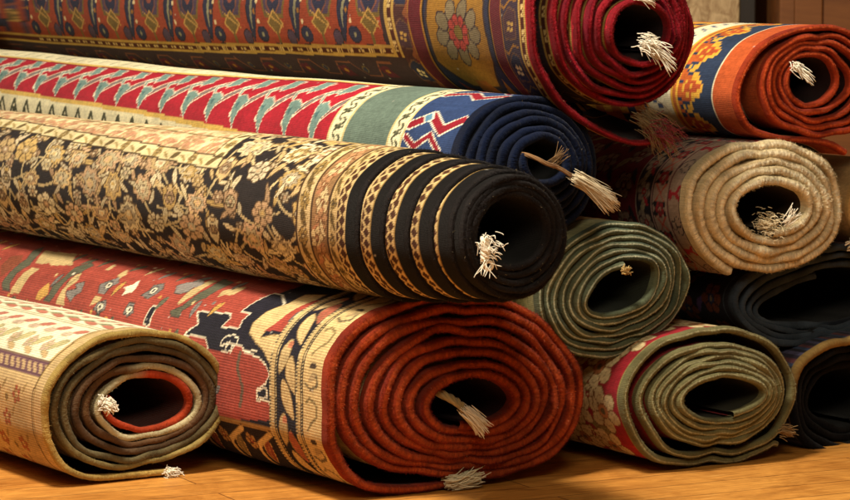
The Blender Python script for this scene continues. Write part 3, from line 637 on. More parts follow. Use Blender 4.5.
def floral(W, u0, u1, v0, v1, seed, step, cols, line, stem):
    """dense scrolling flowers on a dark ground"""
    rng = np.random.default_rng(seed)
    pts = []
    nu, nv = int((u1 - u0) / step) + 1, int((v1 - v0) / (step * .82)) + 1
    for i in range(nu):
        for j in range(nv):
            pts.append((u0 + (i + .5 * (j % 2) + rng.uniform(-.18, .18)) * step, v0 + (j + rng.uniform(-.18, .18)) * step * .82, i, j))
    for (a, b, i, j) in pts:
        for _ in range(2):
            th = rng.uniform(0, 2 * PI); l = step * rng.uniform(.7, 1.3)
            e = (a + l * math.cos(th), b + l * math.sin(th)); m = ((a + e[0]) / 2 + rng.uniform(-.4, .4) * step, (b + e[1]) / 2 + rng.uniform(-.4, .4) * step)
            W.stroke(bez((a, b), m, e), rng.uniform(.0024, .0040), stem * rng.uniform(.75, 1.05))
        for _ in range(2):
            th = rng.uniform(0, 2 * PI); l = step * rng.uniform(.46, .62)
            W.leaf(a + l * math.cos(th), b + l * math.sin(th), step * rng.uniform(.40, .8), step * rng.uniform(.09, .16), rng.choice([th, PI / 2]) + rng.uniform(-.6, .6), cols[rng.integers(len(cols))] * rng.uniform(.8, 1.1), line, rng.uniform(-.4, .4))
    for _ in range(int((u1 - u0) * (v1 - v0) / step ** 2 * 3.2)):
        a, b = rng.uniform(u0, u1), rng.uniform(v0, v1); cc = cols[rng.integers(len(cols))] * rng.uniform(.7, 1.05)
        if rng.random() < .5: W.flower(a, b, step * rng.uniform(.10, .16), int(rng.integers(4, 7)), rng.uniform(0, 2), [cc, cols[2] * .7, cols[0]], line, core=.4)
        else: W.leaf(a, b, step * rng.uniform(.25, .45), step * rng.uniform(.08, .13), rng.uniform(0, 6), cc, line, rng.uniform(-.4, .4))
    rng.shuffle(pts)
    for (a, b, i, j) in pts:
        c = [cols[q] * rng.uniform(.82, 1.1) for q in rng.choice(len(cols), 3, replace=False)]
        c[1] = c[1] * .72
        ty = rng.integers(0, 5); i, j = int(i), int(j); rot = rng.choice([PI / 2, -PI / 2, 0, PI]) + rng.uniform(-.5, .5)
        if ty in (0, 1):
            W.palmette(a, b, step * rng.uniform(.36, .50), rot, c, line)
            for sg in (-1, 1): W.leaf(a + sg * step * .36 * math.cos(rot), b - sg * step * .36 * math.sin(rot), step * .46, step * .10, rot + sg * .9, c[2], line, .35 * sg)
        elif ty == 2: W.flower(a, b, step * rng.uniform(.27, .37), int(rng.integers(6, 10)), rng.uniform(0, 1), c, line, .14)
        elif ty == 3:
            W.palmette(a, b, step * rng.uniform(.30, .40), rot, c[::-1], line); W.flower(a + step * .38 * math.cos(rot), b + step * .38 * math.sin(rot), step * .17, 6, 0, c, line, core=.4)
            W.stroke(bez((a, b), (a + step * .5, b + step * .2), (a + step * .3, b - step * .5)), .0026, stem)
        else:
            w_, h_ = step * rng.uniform(.18, .26), step * rng.uniform(.34, .46)
            W.poly([(a - w_, b - h_ * .6), (a, b - h_), (a + w_, b - h_ * .6), (a + w_ * .8, b + h_ * .5), (a, b + h_), (a - w_ * .8, b + h_ * .5)], c[0], line, .0016)
            W.flower(a, b, w_ * .62, 6, 0, [c[1], c[2], c[0]], line, .12); W.ell(a, b - h_ * .62, w_ * .4, h_ * .14, 0, c[2], line, .0012)

def rug_black_floral(us, vs):            # beige flowers on black, brown inner stripe, black bound end
    blk, cream, tan = lin('#2c2626'), lin('#dcc494'), lin('#b08a52')
    cols = [lin('#ecdcb2'), lin('#dcbc84'), lin('#dcb68c'), lin('#d0ae6c'), lin('#dac8a4'), lin('#c8a47c'), lin('#e8d6a8')]
    brown, line = lin('#94704a'), lin('#5e482e')
    W = Weave(us, vs, blk); U, V = W.U, W.V
    if us[-1] > .2 and len(us) > 60:
        K = 1.75; Z = Weave(us / K, vs, blk)
        floral(Z, .15 / K, 1.45 / K, -.12, .30, 3, .052, cols, line, lin('#d8c08c')); W.img[:] = Z.img
    # inner field and its guard
    vg = .091 - .030 * np.clip((U - .41) / .75, 0, 1.2)
    ug = .398 + .55 * np.clip(.09 - V, -.02, .2) * .35
    inner = (V < vg) & (U > ug)
    W.mask(inner, lin('#d9bf92'))
    if len(us) > 60:
        rng = np.random.default_rng(5)
        for i in range(26):
            for j in range(3):
                a, b = .44 + i * .04 + rng.uniform(-.01, .01), .058 - j * .03 + rng.uniform(-.006, .006) - .03 * min(max((i * .04) / .75, 0), 1.2)
                if j == 0: W.leaf(a, b, .055, .013, rng.uniform(-.4, .6), lin('#c08a68') * rng.uniform(.8, 1.1), None, .3, vein=False)
                W.leaf(a + .018, b - .006, .04, .01, rng.uniform(-2, 2), lin('#e6d4a4'), None, .2, vein=False)
                W.flower(a, b + .004, .011, 5, i, [lin('#c89878'), lin('#e0cc98'), lin('#a87850')], lin('#a88858'))
                W.ell(a + .012, b + .012, .006, .004, 0, lin('#b48a62'))
        W.mask(inner & (np.abs(V - vg + .058) < .0016), lin('#7a6844'))
        W.mask(inner & (V < vg - .060) & (fbm(U * 60, V * 90, 5) > .56), lin('#b8a070'))
    gz = ((V < vg) & (V > vg - .020) & (U > ug - .0)) | ((U > ug) & (U < ug + .034) & (V < vg))
    W.mask(gz, lin('#e0cc9a'))
    if len(us) > 60:
        for i in range(20):
            cu = .43 + i * .056; cv = .081 - .030 * min(max((cu - .41) / .75, 0), 1.2)
            if i % 2: W.flower(cu, cv, .0085, 6, 0, [lin('#c0a468'), lin('#7a6030'), cream], lin('#6a5430'))
            else: W.leaf(cu, cv, .022, .009, .5, lin('#6a5836'), lin('#9a8456'))
            W.leaf(cu + .028, cv, .03, .004, -.4, lin('#a08850'), None)
        for j in range(8):
            cv = .07 - j * .024; cu = .415 + .19 * max(.09 - cv, -.02)
            W.flower(cu, cv, .009, 6, 0, [lin('#c0a468'), lin('#7a6030'), cream], lin('#6a5430')) if j % 2 else W.leaf(cu, cv, .022, .010, .5, lin('#6a5a3a'), lin('#8a7448'))
    for q in (0, -.0205): W.mask((np.abs(V - vg - q) < .0013) & (U > ug), lin('#4a3a26'))
    W.mask((np.abs(U - ug) < .0022) & (V < vg), lin('#4a3a26')); W.mask((np.abs(U - ug - .034) < .0020) & (V < vg - .02), lin('#6a5634'))
    # end stripes
    W.band(.118, .156, lin('#cfb583')); W.band(.074, .120, brown); W.band(.053, .076, lin('#cdb07a'))
    if len(us) > 40:
        rng = np.random.default_rng(9)
        for j in range(-14, 22):
            cv = j * .0235
            for base, wd in ((.138, .015), (.0645, .0085)):
                if j % 2: W.flower(base, cv, wd * .72, 6, j, [lin('#a98a4e'), lin('#54442a'), cream], lin('#54442a'))
                else: W.leaf(base, cv, .028, wd * .7, PI / 2 + .5, lin('#5c4a2c'), lin('#8a7040'))
                W.stroke(bez((base - wd * .7, cv), (base + wd * 1.3, cv + .006), (base - wd * .5, cv + .018)), .002, lin('#8a7040'))
            W.flower(.097 + .006 * math.sin(j * 2.), cv, .0135, 5, j, [lin('#d8bf8c') if j % 2 else lin('#b98a60'), lin('#8a5a3a'), cream], lin('#6a4a2c'), .4)
            W.leaf(.089 + .012 * (j % 2), cv + .012, .026, .007, 1.2 if j % 2 else 2.2, lin('#d8c090'), lin('#6a4a2c'), .3)
            W.leaf(.107 - .012 * (j % 2), cv + .010, .02, .006, .4, lin('#b47a56'), None, .3)
    for a in (.155, .119, .0755): W.band(a - .0022, a + .0022, lin('#4a3420'))
    W.band(.031, .055, lin('#d2b67e'))
    m = (U > .031) & (U < .055)
    x = (U - .0335) / .0210; y = (V / .0145)
    y1 = y % 1 - .5; y2 = (y + .5) % 1 - .5
    W.mask(m & ((np.abs(x - .36) / .36 + np.abs(y1) / .52 < 1) | (np.abs(x - .88) / .26 + np.abs(y2) / .46 < 1)), lin('#4a2c1c'))
    W.band(-1, .0315, lin('#100e0e')); W.band(.0315, .0335, lin('#9a7c48'))
    return W.knots(.2, 4)

D_SHAPES = {
 'black1': [(0.389, 0.146), (0.305, 0.139), (0.297, 0.146), (0.305, 0.161), (0.261, 0.157), (0.265, 0.146), (0.261, 0.132), (0.285, 0.132), (0.273, 0.085), (0.249, 0.085), (0.213, 0.103), (0.217, 0.128), (0.225, 0.146), (0.225, 0.161), (0.201, 0.172), (0.177, 0.179), (0.225, 0.186), (0.237, 0.179), (0.261, 0.182), (0.261, 0.19), (0.317, 0.197), (0.333, 0.179), (0.393, 0.182), (0.365, 0.164)],
 'cream1': [(0.237, 0.146), (0.229, 0.125), (0.205, 0.1), (0.209, 0.071), (0.169, 0.06), (0.161, 0.089), (0.161, 0.11), (0.177, 0.125), (0.181, 0.139), (0.193, 0.154), (0.197, 0.164), (0.173, 0.157), (0.153, 0.154), (0.149, 0.168), (0.133, 0.182), (0.137, 0.197), (0.157, 0.193), (0.177, 0.179), (0.201, 0.172), (0.229, 0.161)],
 'red1': [(0.197, 0.154), (0.181, 0.136), (0.165, 0.085), (0.133, 0.067), (0.133, 0.103), (0.153, 0.128), (0.125, 0.139), (0.137, 0.15), (0.141, 0.164), (0.145, 0.164), (0.149, 0.15), (0.173, 0.15)],
 'grey1': [(0.157, 0.132), (0.157, 0.114), (0.149, 0.092), (0.121, 0.074), (0.117, 0.092), (0.121, 0.11), (0.125, 0.125), (0.129, 0.136), (0.149, 0.136)],
 'redlobe': [(0.261, 0.193), (0.253, 0.179), (0.237, 0.179), (0.225, 0.186), (0.185, 0.19), (0.165, 0.197), (0.153, 0.208), (0.165, 0.222), (0.189, 0.233), (0.189, 0.247), (0.157, 0.244), (0.145, 0.258), (0.141, 0.269), (0.245, 0.28), (0.245, 0.258)],
 'dot': [(0.189, 0.236), (0.173, 0.229), (0.161, 0.229), (0.161, 0.24), (0.185, 0.244)],
 'twist': [(0.289, 0.186), (0.289, 0.179), (0.281, 0.172), (0.265, 0.168), (0.249, 0.172), (0.249, 0.179), (0.269, 0.179)],
 'greyA': [(0.489, 0.125), (0.505, 0.11), (0.493, 0.1), (0.461, 0.089), (0.437, 0.103), (0.457, 0.107), (0.457, 0.118), (0.473, 0.125)],
 'creamA': [(0.457, 0.139), (0.457, 0.125), (0.457, 0.114), (0.449, 0.1), (0.453, 0.085), (0.433, 0.082), (0.433, 0.103), (0.433, 0.121), (0.449, 0.143)],
 'greenA': [(0.449, 0.161), (0.461, 0.154), (0.437, 0.143), (0.429, 0.125), (0.421, 0.103), (0.429, 0.074), (0.393, 0.078), (0.393, 0.1), (0.397, 0.121), (0.413, 0.136), (0.429, 0.15), (0.425, 0.161)],
 'creamB': [(0.373, 0.118), (0.381, 0.103), (0.369, 0.092), (0.353, 0.082), (0.345, 0.089), (0.345, 0.107), (0.365, 0.11)],
 'slit': [(0.521, 0.179), (0.521, 0.164), (0.517, 0.15), (0.505, 0.15), (0.501, 0.179), (0.509, 0.182)],
 'fgreyB': [(0.573, 0.139), (0.561, 0.128), (0.565, 0.118), (0.545, 0.11), (0.529, 0.121), (0.533, 0.132), (0.545, 0.143)],
 'green0': [(1.013, 0.175), (1.025, 0.164), (1.021, 0.143), (1.013, 0.114), (1.037, 0.089), (1.033, 0.074), (1.001, 0.096), (0.981, 0.125), (0.997, 0.143), (0.997, 0.164), (0.985, 0.175)],
 'cream0': [(0.981, 0.179), (0.981, 0.168), (0.977, 0.143), (0.965, 0.128), (0.937, 0.128), (0.949, 0.146), (0.949, 0.175)],
 'cream2': [(0.973, 0.118), (1.009, 0.082), (0.969, 0.082), (0.897, 0.078), (0.881, 0.092), (0.849, 0.11), (0.913, 0.118), (0.929, 0.114), (0.945, 0.118)],
 'green2': [(0.857, 0.179), (0.845, 0.168), (0.849, 0.154), (0.833, 0.136), (0.833, 0.114), (0.809, 0.096), (0.789, 0.103), (0.797, 0.121), (0.817, 0.136), (0.821, 0.154), (0.825, 0.172), (0.833, 0.179)],
 'gold2': [(0.885, 0.179), (0.885, 0.164), (0.869, 0.15), (0.857, 0.157), (0.849, 0.168), (0.869, 0.179)],
 'cream3': [(0.809, 0.179), (0.809, 0.157), (0.797, 0.132), (0.797, 0.121), (0.781, 0.136), (0.797, 0.154), (0.777, 0.179)],
 'grey3': [(0.785, 0.164), (0.793, 0.157), (0.765, 0.15), (0.781, 0.143), (0.757, 0.136), (0.745, 0.154), (0.757, 0.161), (0.761, 0.172)],
 'grey4': [(0.693, 0.15), (0.709, 0.136), (0.685, 0.121), (0.677, 0.114), (0.665, 0.125), (0.673, 0.139), (0.673, 0.15)],
 'grey5': [(0.681, 0.175), (0.677, 0.164), (0.657, 0.157), (0.645, 0.172), (0.661, 0.179)],
 'cream5': [(0.697, 0.172), (0.697, 0.154), (0.673, 0.154), (0.677, 0.164)],
 'star6': [(0.625, 0.146), (0.625, 0.136), (0.637, 0.132), (0.621, 0.125), (0.617, 0.114), (0.605, 0.125), (0.601, 0.136), (0.609, 0.139)],
 'grey7': [(0.589, 0.172), (0.589, 0.154), (0.573, 0.154), (0.561, 0.168), (0.573, 0.175)],
 'cream8': [(0.741, 0.107), (0.745, 0.089), (0.733, 0.092), (0.729, 0.107)],
 'cream9': [(0.689, 0.114), (0.689, 0.096), (0.669, 0.107), (0.673, 0.118)],
 'red0': [(1.069, 0.136), (1.069, 0.114), (1.041, 0.107), (1.017, 0.121), (1.025, 0.139), (1.041, 0.157)],
}
def rug_red_field(us, vs):               # red field, black spandrel outlined in cream, cream and black guards, rust end
    red, blk, cream = lin('#a4483a'), lin('#22202a'), lin('#d2b680')
    grey, green, gold, wh = lin('#827a74'), lin('#656450'), lin('#c89a50'), lin('#e8dcc0')
    W = Weave(us, vs, red); U, V = W.U, W.V
    if len(us) > 60:
        # mirrored repeats of the field drawing away from the part seen first
        def put(k, c, line=None, lw=.0022, du=0, dv=0):
            W.poly([(a + du, b + dv) for a, b in D_SHAPES[k]], c, line, lw)
        W.mask((U < .26) & (V < .09), blk)
        for dv in (-.15, 0):
            for k, c in (('green0', green), ('cream0', cream), ('cream2', cream), ('green2', green), ('gold2', gold), ('cream3', cream), ('grey3', grey), ('grey4', grey), ('grey5', grey), ('cream5', cream), ('star6', wh), ('grey7', grey), ('cream8', cream), ('cream9', cream), ('red0', lin('#8a4a34')), ('fgreyB', grey), ('greyA', grey), ('creamA', cream), ('greenA', green), ('creamB', cream)):
                if dv == 0 or k in ('green0', 'grey4', 'cream5', 'greyA', 'cream2', 'grey3'): put(k, c * (1 + .12 * ((len(k) * 7) % 3 - 1)), lin('#4a4038') if c is grey or c is green else None, .0016, 0, dv)
            if dv == 0: continue
        for k in ('grey4', 'grey5', 'grey7', 'fgreyB'):
            P = np.array(D_SHAPES[k]); c = P.mean(0); W.ell(c[0], c[1], .008, .006, 0, wh, lin('#2c2c34'), .002); W.ell(c[0], c[1], .003, .003, 0, lin('#2c2c34'))
        for du in (1.16, 1.4): 
            for k, c in (('green2', green), ('cream3', cream), ('grey4', grey), ('cream2', cream)): put(k, c, None, .002, du - .62, .01)
        put('slit', blk, wh, .0024)
        W.band(.150, .262, blk, .06, .42)
        put('black1', blk, wh, .0024)
        W.band(.232, .50, red, .192, .284); put('redlobe', red); W.stroke(D_SHAPES['redlobe'][:12], .0026, wh)
        W.mask((U < .22) & (U > .14) & (V > .165) & (V < .18) , blk)
        put('cream1', cream, lin('#8a7048'), .0014); put('red1', lin('#a8483a')); put('grey1', grey, lin('#5a5450'), .0014)
        put('twist', blk, wh, .0024); W.stroke([(.275, .186), (.268, .178), (.262, .181)], .0028, wh)
        put('dot', blk, wh, .0026)
        W.stroke([(.235, .19), (.24, .21), (.226, .235), (.232, .26)], .007, lin('#6e5a48'))
        W.mask((V > .284) & (U > .15), lin('#28222a')); W.mask((np.abs(V - .284) < .0035) & (U > .15), lin('#a8885a'))
        rng = np.random.default_rng(2)
        for i in range(24):
            a0 = .16 + i * .075
            W.stroke([(a0, .29), (a0 + .05, .315), (a0 + .06, .36)], .008, cream, lin('#5a4430')); W.leaf(a0 + .03, .325, .05, .018, 1.1, [lin('#8a4a38'), lin('#7a6a48')][i % 2], lin('#c8a870'), .2); W.flower(a0 + .065, .31, .012, 5, i, [lin('#b08a58'), lin('#8a3a30'), cream], lin('#4a3428'))
        # small filler motifs scattered through the field
        for i in range(34):
            for j in range(5):
                if hash2(i, j, 77) < .55:
                    a0, b0 = .30 + i * .05 + .02 * (j % 2), .03 + j * .052 + .012 * float(hash2(i, j, 5))
                    mi = W.win(a0, a0 + .001, b0, b0 + .001)
                    cc = W.img[min(mi[0].start, W.img.shape[0] - 1), min(mi[1].start, W.img.shape[1] - 1)]
                    if np.abs(cc - red).sum() < .05 and b0 < .27:
                        k = int(hash2(i, j, 9) * 4)
                        W.leaf(a0, b0, .030, .011, .5 + float(hash2(i, j, 2)) * 1.2, [grey, cream, green, gold][k], lin('#3c302c'), .2, .0012)
                        W.ell(a0 + .016, b0 - .009, .004, .003, 0, [cream, wh, gold, grey][k])
    # end guards
    W.band(.135, .152, cream * .85); W.band(.080, .137, blk); W.band(.066, .080, cream * .8); W.band(.012, .067, cream)
    if len(us) > 40:
        for j in range(-5, 6):
            cv = .165 + j * .098
            W.leaf(.105, cv - .026, .058, .024, PI / 2 + .55, cream, lin('#8a7048'), .2); W.leaf(.118, cv + .016, .05, .022, PI / 2 - .3, lin('#c0a878'), lin('#8a7048'), -.2)
            W.leaf(.096, cv + .038, .05, .024, PI / 2 + .3, lin('#a8604a') if j % 2 else cream, lin('#8a7048'), .3); W.ell(.112, cv, .007, .005, 0, lin('#c07858'))
            W.stroke([(.055, cv - .03), (.046, cv - .036), (.03, cv - .03), (.028, cv - .014), (.042, cv - .004), (.05, cv + .006)], .0042, lin('#8a7850'))
            W.stroke([(.03, cv + .03), (.026, cv + .044), (.044, cv + .05), (.056, cv + .044)], .004, lin('#6f6248'))
            W.ell(.04, cv + .02, .009, .0035, 0, lin('#4a3c30')); W.leaf(.04, cv + .034, .022, .01, .5, lin('#a89068'), None)
    for a in (.1515, .136, .0795, .0665):
        m = np.abs(U - a) < .0032
        W.mask(m, lin('#2e2824')); mm = np.abs(U - a) < .0016; W.mask(mm & ((V / .0046 % 1) < .62), lin('#d8c08c'))
    for a in (.144, .073): 
        W.mask((np.abs(U - a) < .003) & ((V / .005 % 1) < .7), lin('#c8ac74'))
    W.band(-1, .014, lin('#9a3a26'))
    return W.knots(.2, 5)

def rug_pale_gold(us, vs):               # straw coloured with small florets, white band, purple dashes
    st, white = lin('#c6a876'), lin('#e4d8b8')
    W = Weave(us, vs, st); U, V = W.U, W.V
    n = fbm(U * 30, V * 30, 4); W.img *= (1 + .25 * (n - .5))[..., None]
    up = (V < .118) & (U > .040)
    W.mask(up, white)
    if len(us) > 60:
        rng = np.random.default_rng(8)
        rose, sage, lil = lin('#b8705c'), lin('#b8ac7c'), lin('#c4a890')
        for i in range(16):
            cu = .06 + i * .052
            W.leaf(cu, .052, .036, .011, .35, rose, lin('#9a7a68'), .2); W.leaf(cu + .02, .062, .03, .01, .1, lil, lin('#a89878'))
            W.leaf(cu + .004, .086, .04, .014, .7, sage, lin('#9a9068'), .3); W.flower(cu + .026, .092, .011, 5, i, [lil, sage, rose], lin('#a09068'))
            W.leaf(cu + .01, .107, .03, .008, -.3, lin('#c8a878'), lin('#a09068'))
            W.leaf(cu, .012, .05, .012, -.2, rose, lin('#8a8060')); W.leaf(cu + .026, .006, .04, .010, .3, lin('#8a8c68'), None)
            W.flower(cu + .01, -.02, .014, 6, i, [rose, white, sage], lin('#8a7a58'))
        W.mask(up & (np.abs(V - .033) < .0014), lin('#8a7c58')); W.mask(up & (np.abs(V - .0265) < .0008), lin('#a08c60'))
        # dashes
        m = (U > .036) & (V > .119) & (V < .142)
        W.mask(m, lin('#b99a72')); x = (U + (V - .13) * 1.2) / .0175 % 1
        W.mask(m & ((x < .42) | (np.abs(V - .1215) < .0025) | (np.abs(V - .1398) < .0025)), lin('#6a4a50'))
        W.mask((U > .036) & (np.abs(V - .1175) < .0014), lin('#7a6448'))
        for i in range(20):
            for j in range(4):
                cu, cv = .085 + i * .062 + .03 * (j % 2), .172 + j * .034
                W.flower(cu, cv, .0105, 5, i + j, [lin('#a8583c'), lin('#d8b880'), lin('#8a5a38')], lin('#9a7c4c'), .4)
                W.ell(cu + .03, cv + .006, .005, .005, .5, lin('#8a7048'), lin('#c8a868')); W.leaf(cu - .02, cv - .01, .018, .006, 1, lin('#a08454'), None)
    W.mask((np.abs(U - .035 - .002 * np.sin(V * 40)) < .0013), lin('#6a5230')); W.mask(np.abs(U - .031) < .0008, lin('#a08450'))
    return W.knots(.15, 6)

def rug_sage(us, vs):
    W = Weave(us, vs, lin('#a88a50')); U, V = W.U, W.V
    W.band(-1, .05, lin('#8d8a62')); W.mask((U > .05) & (U < .058), lin('#5a5a3c'))
    for j in range(-6, 8):
        W.flower(.1, j * .05, .018, 6, j, [lin('#b8704a'), lin('#5a6040'), lin('#d8c48c')], lin('#5a4a30')) if len(us) > 40 else None
    W.img *= (1 + .1 * np.sin(U * 2 * PI / .006))[..., None]
    return W.knots(.2, 7)

def rug_mauve_border(us, vs):            # greyed rose border, clover outlines and red forks, black stripe, dark red field
    g, blk, red, dred = lin('#a8907e'), lin('#26222a'), lin('#a82a34'), lin('#6c1c26')
    W = Weave(us, vs, dred); U, V = W.U, W.V
    if len(us) > 40:
        for j in range(-6, 9):
            cv = .02 + j * .052
            for i in range(6):
                W.flower(.145 + i * .06, cv + .02 * (i % 2), .017, 6, i, [lin('#8a7060'), dred, g], lin('#2c1c20')); W.leaf(.17 + i * .06, cv + .02, .036, .011, .8, lin('#8c7c60'), lin('#3a2424')); W.leaf(.125 + i * .06, cv - .012, .03, .01, 2, blk, None)
    W.band(.078, .112, blk); W.band(.038, .078, g * .95); W.band(.010, .038, g)
    if len(us) > 40:
        for j in range(-10, 14):
            cv = .012 + j * .0425
            W.flower(.095, cv, .0135, 6, j, [lin('#a08c78'), red, g], lin('#5a4a48')); W.leaf(.097, cv + .021, .026, .009, 1.2, lin('#98896c'), lin('#4a4038'))
            W.leaf(.088, cv + .014, .018, .006, 2.3, red, None); W.leaf(.104, cv - .014, .018, .006, .6, lin('#8a7a68'), None)
            for a in (0, 1): W.stroke([(.046 + .022 * a, cv - .012), (.068 - .022 * a, cv + .012)], .0028, lin('#b85848'))
            W.flower(.057, cv + .021, .009, 5, j, [red, g, red], lin('#6a3434')); W.ell(.046, cv + .014, .004, .004, 0, blk); W.ell(.068, cv + .014, .004, .004, 0, blk); W.ell(.046, cv + .028, .004, .004, 0, blk); W.ell(.068, cv + .028, .004, .004, 0, blk)
            if j % 2: 
                for q in range(3): W.ell(.024 + .0062 * math.cos(q * 2.1), cv + .0068 * math.sin(q * 2.1), .0055, .006, 0, g, lin('#40363a'), .0016)
            else:
                W.stroke([(.013, cv + .006), (.022, cv), (.036, cv - .002)], .0058, red); W.stroke([(.022, cv), (.016, cv - .010)], .005, red); W.ell(.033, cv + .004, .004, .004, 0, red)
    for a, c in ((.011, lin('#3a2c30')), (.039, lin('#6a3038')), (.077, lin('#b08c80')), (.112, lin('#a08878')), (.0735, lin('#50363c')), (.0425, lin('#b89c8c'))): W.band(a - .0015, a + .0015, c)
    W.band(-1, .0095, lin('#dcc696'))
    return W.knots(.18, 8)

def rug_orange_steps(us, vs):            # orange end, navy band with stepped gold motifs, white band
    org, navy, gold, wh = lin('#b8542a'), lin('#2c3850'), lin('#dca63e'), lin('#e6dcba')
    W = Weave(us, vs, lin('#b8682c')); U, V = W.U, W.V
    k = .0058; q = lambda x: np.floor(x / k) * k
    Uq, Vq = q(U), q(V)
    m = (U > .053) & (U < .130)
    per = .058; y = ((Vq + .01) / per) % 1; tri = np.abs(y - .5) * 2
    lim = .074 + .034 * tri
    W.mask(m, navy); W.mask(m & (Uq > lim), lin('#b65a28'))
    W.mask(m & (np.abs(Uq - lim) < k * .8), gold)
    d = np.abs(Uq - .098) / .026 + np.abs(y - .5) / .26
    W.mask(m & (d < 1.0), gold); W.mask(m & (d < .78), lin('#b4502a')); W.mask(m & (d < .3), gold)
    d2 = np.abs(Uq - .108) / .020 + np.abs(((y + .5) % 1) - .5) / .22
    W.mask(m & (d2 < 1), navy); W.mask(m & (d2 < .62), gold); W.mask(m & (d2 < .3), lin('#3e5468'))
    W.mask(m & (np.abs(Uq - .122) < k) & (np.floor(V / k) % 4 == 0), navy)
    W.band(.130, .146, lin('#b8642e')); W.band(.146, .205, wh)
    mm = (U > .15) & (U < .2) & (((np.floor(U / k) + np.floor(V / k) * 2) % 7) < 1.5) & (np.abs(Uq - .176) < .012)
    W.mask(mm, lin('#4a5878'))
    mm = (U > .215) & (U < .4); z = hash2(np.floor(U / .02), np.floor(V / .017), 4)
    W.mask(mm & (z > .55), gold); W.mask(mm & (z > .82), navy); W.mask(mm & (z < .12), lin('#a03a28'))
    for a, c in ((.052, wh), (.132, gold), (.145, gold), (.206, gold), (.212, navy)): W.band(a - .002, a + .002, c)
    W.band(-1, .050, org)
    return W.knots(.17, 9)

def rug_red_cream_flowers(us, vs):
    red, cream = lin('#96222a'), lin('#d8c090')
    W = Weave(us, vs, red)
    if len(us) > 40:
        rng = np.random.default_rng(4)
        for j in range(-6, 9):
            for i in range(6):
                cu, cv = .052 + i * .062 + .02 * (j % 2), j * .058 + rng.uniform(-.006, .006)
                W.leaf(cu + .02, cv + .03, .05, .018, rng.uniform(0, 3), lin('#8a7a4a'), lin('#6a4a28'))
                W.flower(cu, cv, .031, 6, rng.uniform(0, 2), [cream * rng.uniform(.85, 1.1), lin('#b87848'), lin('#6a5a38')], lin('#7a5028'), .3)
                W.flower(cu + .03, cv - .02, .013, 5, 1, [lin('#d0b888'), red, cream], lin('#7a5028'))
    W.band(.010, .0135, lin('#8c8250')); W.band(-1, .010, lin('#77724c'))
    return W.knots(.18, 10)

def rug_midnight(us, vs):
    W = Weave(us, vs, lin('#1c1a22')); U, V = W.U, W.V
    if len(us) > 40:
        for j in range(-6, 9):
            for i in range(8):
                W.flower(.05 + i * .06, j * .055 + .02 * (i % 2), .02, 6, i, [lin('#6c3a24'), lin('#2c3450'), lin('#8a7450')], lin('#1c1820')); W.leaf(.08 + i * .06, j * .055 + .01, .03, .01, 1, lin('#54406a'), None)
    W.band(.02, .024, lin('#3c444c')); W.band(-1, .012, lin('#2a3038'))
    return W.knots(.2, 11)

def rug_night_stripes(us, vs):
    W = Weave(us, vs, lin('#2c2838')); U, V = W.U, W.V
    x = np.floor(V / .007) % 5
    for a, c in ((0, '#4a4660'), (1, '#2a2430'), (2, '#5a3438'), (3, '#34405a'), (4, '#221e28')): W.mask(x == a, lin(c))
    W.band(-1, .010, lin('#7c6a44'))
    return W.knots(.3, 12)

def rug_tan(us, vs):
    W = Weave(us, vs, lin('#b08c5a')); return W.knots(.2, 13)

# ------------------------------------------------------------------ the twelve rolled rugs
M_face = wool('knotted_wool')
M_rib = wool('ribbed_wool', rib_u=330, rib_v=270, ribcol=.16, bump=.6)
M_edge = wool('overcast_wool_edge', rib_u=1, rib_v=430, bump=.5, fuzz=1500, var=.4)
M_fuzz = wool('fluffy_wool_edge', rib_u=1, rib_v=0, bump=1., fuzz=900, var=.5, sheen=.05)
M_yarn = yarn('cotton_yarn')
WHITE, CREAM, TAN = lin('#f2e9d4'), lin('#d8c49a'), lin('#a98a5a')

def edgec(c, amt=.35, alt=None):
    a = lin(c); b = lin(alt) if alt else a
    def f(g, ang, s):
        n = fbm(s * 38, s * 0 + .5, 3, 3); k = (1 + amt * (n - .5) * 2)[:, None]
        m = smooth(.45, .7, fbm(s * 9, s * 0 + 7.5, 5, 2))[:, None]
        return (a * (1 - m) + b * m) * k
    return f
def edge_straw(g, ang, s):                     # outside straw, then brown, a pale strip, rust at the heart
    c = np.empty(g.shape + (3,)); x = s / s[-1]
    stops = [0, .075, .085, .19, .20, .30, .42, .55, .72, .80, 1.]
    cols = [lin(h) for h in ('#a03c20', '#a03c20', '#b0a480', '#a89c78', '#5e4228', '#5c4430', '#4e3c2a', '#5e543a', '#5a4c30', '#94804a', '#a88a4a')]
    for k in range(3): c[:, k] = np.interp(x, stops, [q[k] for q in cols])
    return c * (1 + .35 * (fbm(s * 40, s * 0, 4, 3) - .5) * 2)[:, None]
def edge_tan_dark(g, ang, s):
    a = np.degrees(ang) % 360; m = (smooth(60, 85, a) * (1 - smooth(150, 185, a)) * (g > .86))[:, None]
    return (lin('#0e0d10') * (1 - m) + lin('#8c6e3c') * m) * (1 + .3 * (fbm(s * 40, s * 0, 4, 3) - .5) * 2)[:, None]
def edge_olive(c1, c2):
    a, b = lin(c1), lin(c2)
    def f(g, ang, s):
        w = .5 + .5 * np.sin(s * 2 * PI / .0042); n = fbm(s * 30, s * 0, 6, 3)
        return (a * (1 - .5 * w[:, None]) + b * .5 * w[:, None]) * (1 + .4 * (n - .5) * 2)[:, None]
    return f

G_PILE = 'rugs rolled up and stacked in a pile'
SPEC['A']['jit'] = .0018; SPEC['C']['jit'] = .0010
SPEC['B']['bend'] = (0, .004)
rg = np.random.default_rng(11)

